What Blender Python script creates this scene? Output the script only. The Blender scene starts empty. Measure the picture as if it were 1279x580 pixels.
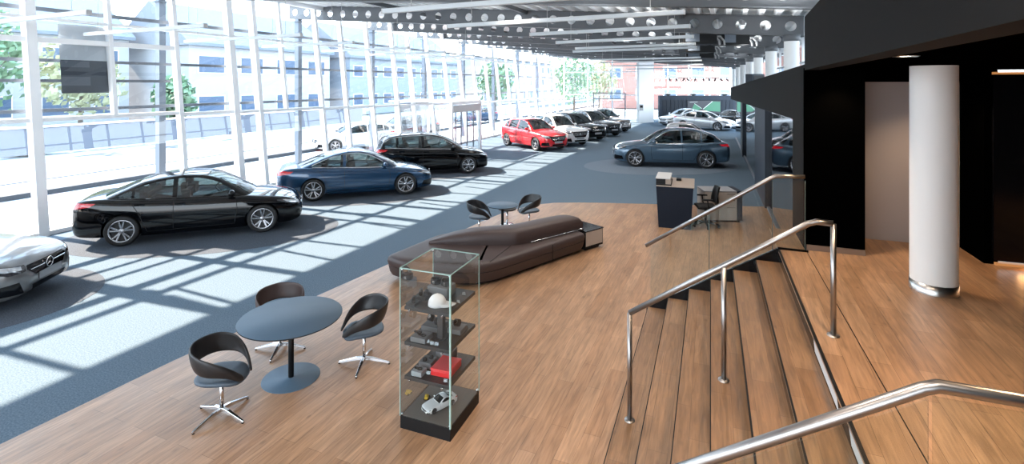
import bpy, bmesh, math, random
import numpy as np
from mathutils import Vector, Matrix
from mathutils.bvhtree import BVHTree
random.seed(7)
SC = bpy.context.scene
COL = SC.collection
PI = math.pi
TH = math.radians(21.2)
CT, ST = math.cos(TH), math.sin(TH)
EYE = 3.5

def CW(xc, zc, z=0.0):
    """survey coordinates (right of / ahead of the viewpoint) to world"""
    return Vector((xc*CT - zc*ST, xc*ST + zc*CT, z))

def heading(alpha_deg):
    a = math.radians(alpha_deg)
    v = CW(math.cos(a), math.sin(a))
    return math.atan2(v.y, v.x)

# ------------------------------------------------------------------ materials
MATS = {}
def mat(name, col=(.5, .5, .5), rough=.5, metal=0.0, coat=0.0, emit=None, estr=0.0, spec=None, build=None):
    if name in MATS:
        return MATS[name]
    m = bpy.data.materials.new(name)
    m.use_nodes = True
    nt = m.node_tree
    b = nt.nodes['Principled BSDF']
    b.inputs['Base Color'].default_value = (*col, 1)
    b.inputs['Roughness'].default_value = rough
    b.inputs['Metallic'].default_value = metal
    b.inputs['Coat Weight'].default_value = coat
    b.inputs['Coat Roughness'].default_value = .03
    if spec is not None:
        b.inputs['Specular IOR Level'].default_value = spec
    if emit:
        b.inputs['Emission Color'].default_value = (*emit, 1)
        b.inputs['Emission Strength'].default_value = estr
    if build:
        build(nt, b)
    MATS[name] = m
    return m

def N(nt, kind, **kw):
    n = nt.nodes.new(kind)
    for k, v in kw.items():
        if k in n.inputs:
            n.inputs[k].default_value = v
        else:
            setattr(n, k, v)
    return n

def glass_mat(name, tint=(1, 1, 1), refl=.12, trans=1.0):
    """thin sheet: lets light straight through, mirrors a little more at grazing angles"""
    if name in MATS:
        return MATS[name]
    m = bpy.data.materials.new(name)
    m.use_nodes = True
    nt = m.node_tree
    nt.nodes.clear()
    out = nt.nodes.new('ShaderNodeOutputMaterial')
    mix = nt.nodes.new('ShaderNodeMixShader')
    tr = nt.nodes.new('ShaderNodeBsdfTransparent')
    tr.inputs['Color'].default_value = (*[c*trans for c in tint], 1)
    gl = nt.nodes.new('ShaderNodeBsdfGlossy')
    gl.inputs['Roughness'].default_value = .0
    gl.inputs['Color'].default_value = (1, 1, 1, 1)
    lw = nt.nodes.new('ShaderNodeLayerWeight')
    lw.inputs['Blend'].default_value = .25
    mp = nt.nodes.new('ShaderNodeMath')
    mp.operation = 'MULTIPLY_ADD'
    mp.inputs[1].default_value = .55
    mp.inputs[2].default_value = refl
    nt.links.new(lw.outputs['Fresnel'], mp.inputs[0])
    cl = nt.nodes.new('ShaderNodeClamp')
    nt.links.new(mp.outputs[0], cl.inputs[0])
    nt.links.new(cl.outputs[0], mix.inputs[0])
    nt.links.new(tr.outputs[0], mix.inputs[1])
    nt.links.new(gl.outputs[0], mix.inputs[2])
    nt.links.new(mix.outputs[0], out.inputs[0])
    MATS[name] = m
    return m

def wood_build(c1, c2, cm, rot):
    def f(nt, b):
        tc = N(nt, 'ShaderNodeTexCoord')
        mp = N(nt, 'ShaderNodeMapping')
        mp.inputs['Rotation'].default_value = (0, 0, rot)
        nt.links.new(tc.outputs['Object'], mp.inputs[0])
        br = N(nt, 'ShaderNodeTexBrick')
        br.offset = .37
        br.inputs['Scale'].default_value = 1.0
        br.inputs['Brick Width'].default_value = 1.25
        br.inputs['Row Height'].default_value = .17
        br.inputs['Mortar Size'].default_value = .0016
        br.inputs['Mortar Smooth'].default_value = .3
        br.inputs['Color1'].default_value = (*c1, 1)
        br.inputs['Color2'].default_value = (*c2, 1)
        br.inputs['Mortar'].default_value = (*cm, 1)
        nt.links.new(mp.outputs[0], br.inputs['Vector'])
        m2 = N(nt, 'ShaderNodeMapping')
        m2.inputs['Scale'].default_value = (1.3, 16, 1)
        nt.links.new(mp.outputs[0], m2.inputs[0])
        nz = N(nt, 'ShaderNodeTexNoise')
        nz.inputs['Scale'].default_value = 2.0
        nz.inputs['Detail'].default_value = 6
        nz.inputs['Distortion'].default_value = .8
        nt.links.new(m2.outputs[0], nz.inputs['Vector'])
        nb = N(nt, 'ShaderNodeTexNoise')
        nb.inputs['Scale'].default_value = 1.1
        nb.inputs['Detail'].default_value = 2
        m3 = N(nt, 'ShaderNodeMapping')
        m3.inputs['Scale'].default_value = (1, 3.5, 1)
        nt.links.new(mp.outputs[0], m3.inputs[0])
        nt.links.new(m3.outputs[0], nb.inputs['Vector'])
        kn = N(nt, 'ShaderNodeTexVoronoi')
        kn.inputs['Scale'].default_value = 1.0
        m4 = N(nt, 'ShaderNodeMapping')
        m4.inputs['Scale'].default_value = (2.2, 4.2, 1)
        nt.links.new(mp.outputs[0], m4.inputs[0])
        nt.links.new(m4.outputs[0], kn.inputs['Vector'])
        kr = N(nt, 'ShaderNodeMapRange')
        kr.inputs['From Min'].default_value = .0
        kr.inputs['From Max'].default_value = .11
        kr.inputs['To Min'].default_value = .62
        kr.inputs['To Max'].default_value = 1.0
        nt.links.new(kn.outputs['Distance'], kr.inputs['Value'])
        rg = N(nt, 'ShaderNodeMapRange')
        rg.inputs['From Min'].default_value = .3
        rg.inputs['From Max'].default_value = .7
        rg.inputs['To Min'].default_value = .70
        rg.inputs['To Max'].default_value = 1.22
        nt.links.new(nz.outputs['Fac'], rg.inputs['Value'])
        rb = N(nt, 'ShaderNodeMapRange')
        rb.inputs['From Min'].default_value = .3
        rb.inputs['From Max'].default_value = .7
        rb.inputs['To Min'].default_value = .86
        rb.inputs['To Max'].default_value = 1.12
        nt.links.new(nb.outputs['Fac'], rb.inputs['Value'])
        mm = N(nt, 'ShaderNodeMath', operation='MULTIPLY')
        nt.links.new(rg.outputs[0], mm.inputs[0])
        nt.links.new(rb.outputs[0], mm.inputs[1])
        m5 = N(nt, 'ShaderNodeMath', operation='MULTIPLY')
        nt.links.new(mm.outputs[0], m5.inputs[0])
        nt.links.new(kr.outputs[0], m5.inputs[1])
        vm = N(nt, 'ShaderNodeVectorMath', operation='SCALE')
        nt.links.new(br.outputs['Color'], vm.inputs[0])
        nt.links.new(m5.outputs[0], vm.inputs['Scale'])
        nt.links.new(vm.outputs[0], b.inputs['Base Color'])
        rr = N(nt, 'ShaderNodeMapRange')
        rr.inputs['To Min'].default_value = .24
        rr.inputs['To Max'].default_value = .40
        nt.links.new(nz.outputs['Fac'], rr.inputs['Value'])
        nt.links.new(rr.outputs[0], b.inputs['Roughness'])
    return f

def noise_build(c1, c2, scale, bump=0.0):
    def f(nt, b):
        tc = N(nt, 'ShaderNodeTexCoord')
        nz = N(nt, 'ShaderNodeTexNoise')
        nz.inputs['Scale'].default_value = scale
        nz.inputs['Detail'].default_value = 3
        nt.links.new(tc.outputs['Object'], nz.inputs['Vector'])
        cr = N(nt, 'ShaderNodeValToRGB')
        cr.color_ramp.elements[0].position = .35
        cr.color_ramp.elements[1].position = .65
        cr.color_ramp.elements[0].color = (*c1, 1)
        cr.color_ramp.elements[1].color = (*c2, 1)
        nt.links.new(nz.outputs['Fac'], cr.inputs[0])
        nt.links.new(cr.outputs[0], b.inputs['Base Color'])
        if bump:
            bp = N(nt, 'ShaderNodeBump')
            bp.inputs['Strength'].default_value = bump
            bp.inputs['Distance'].default_value = .01
            nt.links.new(nz.outputs['Fac'], bp.inputs['Height'])
            nt.links.new(bp.outputs[0], b.inputs['Normal'])
    return f

def brick_build(c1, c2, cm, w, h, ms):
    def f(nt, b):
        tc = N(nt, 'ShaderNodeTexCoord')
        mp = N(nt, 'ShaderNodeMapping')
        mp.inputs['Rotation'].default_value = (PI/2, 0, 0)
        nt.links.new(tc.outputs['Object'], mp.inputs[0])
        br = N(nt, 'ShaderNodeTexBrick')
        br.inputs['Scale'].default_value = 1
        br.inputs['Brick Width'].default_value = w
        br.inputs['Row Height'].default_value = h
        br.inputs['Mortar Size'].default_value = ms
        br.inputs['Color1'].default_value = (*c1, 1)
        br.inputs['Color2'].default_value = (*c2, 1)
        br.inputs['Mortar'].default_value = (*cm, 1)
        nt.links.new(mp.outputs[0], br.inputs['Vector'])
        nt.links.new(br.outputs['Color'], b.inputs['Base Color'])
    return f

AX_FAC = math.radians(23.2)
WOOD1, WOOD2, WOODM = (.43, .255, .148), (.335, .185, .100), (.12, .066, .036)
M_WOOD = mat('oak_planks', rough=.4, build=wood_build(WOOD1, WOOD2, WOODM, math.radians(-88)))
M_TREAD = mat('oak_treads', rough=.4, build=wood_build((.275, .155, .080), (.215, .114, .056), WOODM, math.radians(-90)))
M_CARPET = mat('carpet_blue_grey', rough=.95, spec=.15, build=noise_build((.085, .127, .170), (.155, .207, .258), 55, .3))
M_INLAY = mat('carpet_dark_round', rough=.95, spec=.15, build=noise_build((.060, .072, .09), (.10, .115, .14), 55, .3))
M_WHITE = mat('white_powder_coat', (.86, .87, .88), .4)
M_WHITE2 = mat('white_plaster', (.8, .8, .79), .7)
M_STEEL_GREY = mat('grey_steel', (.10, .108, .118), .5)
M_DECK = mat('galvanised_deck', (.85, .86, .86), .5, .0)
M_POST = mat('blue_grey_post', (.12, .15, .19), .5)
M_RAILGREY = mat('sunshade_grey', (.13, .15, .18), .5)
M_CHROME = mat('chrome', (.72, .72, .73), .12, 1.0)
M_BRUSH = mat('brushed_steel', (.36, .335, .32), .32, 1.0)
M_BLACK = mat('satin_black', (.006, .006, .0065), .5, spec=.25)
M_BLACKG = mat('gloss_black', (.003, .003, .004), .08, spec=.3)
M_DGREY = mat('charcoal_paint', (.0095, .0095, .0095), .8, spec=.1)
M_DBLACK = mat('blocker_black', (.0005, .0005, .0005), .9, spec=0.0)
M_DARKGLASS = mat('dark_mirror_glass', (.004, .006, .01), .02, spec=1.0, coat=1.0)
M_BROWN = mat('brown_leather', (.050, .031, .028), .5)
M_SHELL = mat('chair_shell_black', (.014, .0135, .015), .38)
M_PAD = mat('chair_pad_slate', (.060, .085, .115), .45)
M_TABLE = mat('table_slate_blue', (.062, .108, .160), .5)
M_TABLEEDGE = mat('table_edge', (.008, .010, .013), .4)
M_BEIGE = mat('beige_panel', (.44, .375, .32), .55)
M_DESKNAVY = mat('desk_navy', (.008, .012, .022), .5, spec=.15)
M_DESKTOP = mat('desk_top_beige', (.36, .29, .235), .45)
M_LGREY = mat('light_grey', (.5, .5, .5), .5)
M_MGREY = mat('mid_grey', (.14, .14, .145), .55)
M_SHELF = mat('shelf_anthracite', (.022, .021, .022), .5)
M_CASETOP = mat('case_floor_grey', (.15, .135, .12), .6)
M_RED = mat('red_box', (.78, .02, .025), .4)
M_FABWHITE = mat('white_cotton', (.72, .69, .68), .85)
M_YELLOW = mat('yellow_plastic', (.6, .38, .02), .4)
M_ACRYL = glass_mat('clear_acrylic', (.80, .83, .85), .07)
M_GLASS = glass_mat('facade_glass', (.95, .98, 1.0), .05)
M_GLASSR = glass_mat('railing_glass', (.92, .95, .94), .015)
M_GLASSC = glass_mat('case_glass', (.95, .975, .965), .03)
M_GLASSEDGE = mat('glass_edge_green', (.30, .45, .41), .15, emit=(.42, .62, .56), estr=.0)
M_CARGLASS = glass_mat('car_glass', (.20, .26, .27), .06)
M_TYRE = mat('tyre_rubber', (.012, .012, .013), .7)
M_RIM = mat('rim_silver', (.42, .42, .44), .25, .85)
M_RIMD = mat('rim_inner_dark', (.02, .02, .022), .4)
M_CABIN = mat('cabin_dark', (.015, .016, .018), .7)
M_TAIL = mat('tail_lamp_red', (.28, .004, .008), .12, coat=1, emit=(1, .01, .03), estr=.12)
M_HEAD = mat('head_lamp', (.62, .66, .70), .06, .55, coat=1)
M_HEADD = mat('head_lamp_surround', (.03, .03, .035), .1, coat=1)
M_PLATE = mat('plate_grey', (.30, .31, .33), .4)
M_PLATED = mat('plate_dark', (.05, .05, .055), .4)
M_CLAD = mat('grey_cladding', (.035, .036, .038), .6)
M_LUM = mat('luminaire_white', (.50, .55, .58), .5, emit=(.9, .96, 1), estr=.03)
M_LED = mat('downlight_led', (1, 1, 1), .5, emit=(1, .95, .85), estr=14)
M_LEDO = mat('orange_led', (.25, .12, .05), .5, emit=(1, .42, .13), estr=.22)

def paint(name, col, rough=.22, metal=.35):
    return mat('paint_' + name, col, rough, metal, coat=1.0)
P_BLACK = mat('paint_black', (.0015, .0017, .0026), .05, 0, coat=.25, spec=.30)
P_BLUE = paint('blue', (.010, .050, .115), .25, .45)
P_SILVER = paint('silver', (.17, .17, .172), .28, .6)
P_RED = paint('red', (.62, .015, .022), .22, .15)
P_WHITE = paint('white', (.82, .82, .82), .25, 0)
P_GREY = paint('grey', (.045, .05, .058), .22, .5)
P_BROWNG = paint('brown_grey', (.16, .145, .14), .3, .6)
P_STEELB = paint('steel_blue', (.075, .13, .19), .28, .55)
P_LSILV = paint('light_silver', (.55, .56, .58), .3, .6)

# ------------------------------------------------------------------ objects
def props(o, label=None, cat=None, group=None, kind=None):
    if label: o['label'] = label
    if cat: o['category'] = cat
    if group: o['group'] = group
    if kind: o['kind'] = kind
    return o

def empty(name, loc=(0, 0, 0), rz=0.0, parent=None, **kw):
    o = bpy.data.objects.new(name, None)
    o.empty_display_size = .1
    COL.objects.link(o)
    o.location = loc
    o.rotation_euler = (0, 0, rz)
    if parent: o.parent = parent
    props(o, **kw)
    return o

def copy_tree(o, parent=None):
    c = o.copy()
    COL.objects.link(c)
    if parent: c.parent = parent
    for ch in list(o.children):
        d = copy_tree(ch, c)
        d.matrix_parent_inverse = ch.matrix_parent_inverse.copy()
    return c

class MB:
    def __init__(s):
        s.v, s.f, s.m, s.sm = [], [], [], []
        s.cur, s.smooth = 0, False
        s.T = Matrix.Identity(4)
    def add(s, verts, faces, smooth=None):
        b = len(s.v)
        s.v += [tuple(s.T @ Vector(p)) for p in verts]
        for f in faces:
            s.f.append(tuple(b + i for i in f)); s.m.append(s.cur)
            s.sm.append(s.smooth if smooth is None else smooth)
        return s
    def box(s, c, d, rz=0.0, taper=1.0, R=None):
        hx, hy, hz = d[0]/2, d[1]/2, d[2]/2
        R = R or Matrix.Rotation(rz, 3, 'Z')
        vs = []
        for sz in (-1, 1):
            k = taper if sz > 0 else 1
            for sx, sy in ((-1, -1), (1, -1), (1, 1), (-1, 1)):
                vs.append(Vector(c) + R @ Vector((sx*hx*k, sy*hy*k, sz*hz)))
        return s.add(vs, [(3, 2, 1, 0), (4, 5, 6, 7), (0, 1, 5, 4), (1, 2, 6, 5), (2, 3, 7, 6), (3, 0, 4, 7)], False)
    def box2(s, a, b):
        return s.box([(a[i]+b[i])/2 for i in range(3)], [abs(b[i]-a[i]) for i in range(3)])
    def bar(s, p, q, w, h, up=(0, 0, 1)):
        p, q = Vector(p), Vector(q)
        d = (q-p); L = d.length; x = d.normalized()
        u = Vector(up)
        y = u.cross(x)
        if y.length < 1e-5: y = Vector((0, 1, 0)).cross(x)
        y.normalize(); z = x.cross(y)
        return s.box((p+q)/2, (L, w, h), R=Matrix((x, y, z)).transposed())
    def cyl(s, p, q, r, n=16, r2=None, caps=True):
        p, q = Vector(p), Vector(q)
        r2 = r if r2 is None else r2
        d = (q-p).normalized()
        a = Vector((0, 0, 1)) if abs(d.z) < .9 else Vector((1, 0, 0))
        u = d.cross(a).normalized(); w = d.cross(u)
        vs = []
        for c, rr in ((p, r), (q, r2)):
            for i in range(n):
                t = 2*PI*i/n
                vs.append(c + u*rr*math.cos(t) + w*rr*math.sin(t))
        s.add(vs, [(i, (i+1) % n, n+(i+1) % n, n+i) for i in range(n)], True)
        if caps:
            s.add(vs[:n], [tuple(range(n))][::-1], False)
            s.add(vs[n:], [tuple(reversed(range(n)))], False)
        return s
    def tube(s, pts, r, n=10, caps=True):
        pts = [Vector(p) for p in pts]
        rings = []
        pu = None
        for i, p in enumerate(pts):
            a = pts[max(i-1, 0)]; b = pts[min(i+1, len(pts)-1)]
            d = (b-a).normalized()
            if pu is None:
                up = Vector((0, 0, 1)) if abs(d.z) < .9 else Vector((1, 0, 0))
                u = d.cross(up).normalized()
            else:
                u = (pu - d*pu.dot(d)).normalized()
            pu = u
            w = d.cross(u)
            k = 1.0
            if 0 < i < len(pts)-1:
                c = (pts[i]-a).normalized().dot((b-pts[i]).normalized())
                k = 1/max(.5, math.sqrt((1+c)/2))
            rings.append([p + (u*math.cos(2*PI*j/n) + w*math.sin(2*PI*j/n))*r*(1 if k == 1 else 1) for j in range(n)])
        vs = [v for rg in rings for v in rg]
        fs = []
        for i in range(len(pts)-1):
            for j in range(n):
                fs.append((i*n+j, i*n+(j+1) % n, (i+1)*n+(j+1) % n, (i+1)*n+j))
        s.add(vs, fs, True)
        if caps:
            s.add(rings[0], [tuple(reversed(range(n)))], False)
            s.add(rings[-1], [tuple(range(n))], False)
        return s
    def lathe(s, prof, n=28, c=(0, 0, 0), axis='Z', ang=2*PI):
        c = Vector(c)
        vs = []
        for r, h in prof:
            for i in range(n):
                t = ang*i/n
                x, y = r*math.cos(t), r*math.sin(t)
                p = (x, y, h) if axis == 'Z' else ((x, h, y) if axis == 'Y' else (h, x, y))
                vs.append(c + Vector(p))
        fs = []
        for k in range(len(prof)-1):
            for i in range(n):
                fs.append((k*n+i, k*n+(i+1) % n, (k+1)*n+(i+1) % n, (k+1)*n+i))
        return s.add(vs, fs, True)
    def prism(s, poly, z0, z1):
        n = len(poly)
        vs = [(p[0], p[1], z0) for p in poly] + [(p[0], p[1], z1) for p in poly]
        s.add(vs, [tuple(reversed(range(n))), tuple(range(n, 2*n))] +
              [(i, (i+1) % n, n+(i+1) % n, n+i) for i in range(n)], False)
        return s
    def prismY(s, poly, y0, y1):
        """polygon given in x-z"""
        n = len(poly)
        vs = [(p[0], y0, p[1]) for p in poly] + [(p[0], y1, p[1]) for p in poly]
        return s.add(vs, [tuple(range(n)), tuple(reversed(range(n, 2*n)))] +
                     [(i, n+i, n+(i+1) % n, (i+1) % n) for i in range(n)], False)
    def prismX(s, poly, x0, x1):
        n = len(poly)
        vs = [(x0, p[0], p[1]) for p in poly] + [(x1, p[0], p[1]) for p in poly]
        return s.add(vs, [tuple(reversed(range(n))), tuple(range(n, 2*n))] +
                     [(i, (i+1) % n, n+(i+1) % n, n+i) for i in range(n)], False)
    def ellipsoid(s, c, r, nu=16, nv=10, R=None):
        vs, fs = [], []
        R = R or Matrix.Identity(3)
        for j in range(nv+1):
            ph = PI*j/nv
            for i in range(nu):
                t = 2*PI*i/nu
                vs.append(Vector(c) + R @ Vector((r[0]*math.sin(ph)*math.cos(t), r[1]*math.sin(ph)*math.sin(t), r[2]*math.cos(ph))))
        for j in range(nv):
            for i in range(nu):
                fs.append((j*nu+i, (j+1)*nu+i, (j+1)*nu+(i+1) % nu, j*nu+(i+1) % nu))
        return s.add(vs, fs, True)
    def grid(s, rows, smooth=True, closed=False):
        """rows: list of equal length point lists"""
        n = len(rows[0])
        vs = [p for r in rows for p in r]
        fs = []
        for k in range(len(rows)-1):
            for i in range(n if closed else n-1):
                fs.append((k*n+i, k*n+(i+1) % n, (k+1)*n+(i+1) % n, (k+1)*n+i))
        return s.add(vs, fs, smooth)
    def mesh(s, name, mats):
        me = bpy.data.meshes.new(name)
        me.from_pydata(s.v, [], s.f)
        for m in (mats if isinstance(mats, (list, tuple)) else [mats]):
            me.materials.append(m)
        me.polygons.foreach_set('material_index', s.m)
        me.polygons.foreach_set('use_smooth', s.sm)
        me.update()
        return me
    def build(s, name, mats, parent=None, bevel=0, seg=2, fix=True, angle=None, subsurf=0, **kw):
        me = s.mesh(name, mats)
        if fix: fix_mesh(me, 1e-5)
        if angle is not None:
            me.set_sharp_from_angle(angle=math.radians(angle))
        o = bpy.data.objects.new(name, me)
        COL.objects.link(o)
        if parent: o.parent = parent
        if bevel:
            b = o.modifiers.new('bevel', 'BEVEL'); b.width = bevel; b.segments = seg; b.limit_method = 'ANGLE'
            b.angle_limit = math.radians(40)
            b.use_clamp_overlap = True
        if subsurf:
            b = o.modifiers.new('sub', 'SUBSURF'); b.levels = subsurf; b.render_levels = subsurf
        props(o, **kw)
        return o

def fix_mesh(me, merge=0):
    bm = bmesh.new(); bm.from_mesh(me)
    if merge: bmesh.ops.remove_doubles(bm, verts=bm.verts, dist=merge)
    bmesh.ops.recalc_face_normals(bm, faces=bm.faces)
    bm.to_mesh(me); bm.free(); me.update()

def meshobj(name, me, parent=None, **kw):
    o = bpy.data.objects.new(name, me)
    COL.objects.link(o)
    if parent: o.parent = parent
    props(o, **kw)
    return o

def pchip(pts):
    xs = [p[0] for p in pts]; ys = [p[1] for p in pts]
    n = len(xs)
    h = [xs[i+1]-xs[i] for i in range(n-1)]
    d = [(ys[i+1]-ys[i])/h[i] for i in range(n-1)]
    m = [0]*n
    m[0], m[-1] = d[0], d[-1]
    for i in range(1, n-1):
        if d[i-1]*d[i] <= 0: m[i] = 0
        else:
            w1, w2 = 2*h[i]+h[i-1], h[i]+2*h[i-1]
            m[i] = (w1+w2)/(w1/d[i-1]+w2/d[i])
    def f(x):
        if x <= xs[0]: return ys[0]
        if x >= xs[-1]: return ys[-1]
        k = 0
        while x > xs[k+1]: k += 1
        t = (x-xs[k])/h[k]
        return ((1+2*t)*(1-t)**2*ys[k] + t*(1-t)**2*h[k]*m[k] + t*t*(3-2*t)*ys[k+1] + t*t*(t-1)*h[k]*m[k+1])
    return f

def bool_mesh(me, cutters, op='DIFFERENCE'):
    """me minus/plus each cutter mesh, exact; returns a new mesh, helpers removed"""
    o = bpy.data.objects.new('tmp', me); COL.objects.link(o)
    cs = []
    for c in cutters:
        co = bpy.data.objects.new('cut', c); COL.objects.link(co); cs.append(co)
        md = o.modifiers.new('b', 'BOOLEAN'); md.operation = op; md.object = co; md.solver = 'EXACT'
    bpy.context.view_layer.update()
    dg = bpy.context.evaluated_depsgraph_get()
    r = bpy.data.meshes.new_from_object(o.evaluated_get(dg))
    bpy.data.objects.remove(o)
    for c in cs: bpy.data.objects.remove(c)
    return r
ORD = ['first', 'second', 'third', 'fourth', 'fifth', 'sixth', 'seventh', 'eighth', 'ninth', 'tenth', 'eleventh', 'twelfth', 'thirteenth', 'fourteenth']
SUN_E, SUN_EL, SUN_AZ, SKY_E, EXPO, HALL_E = 13.5, 38.5, 2, 3.6, 1.0, 150
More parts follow.
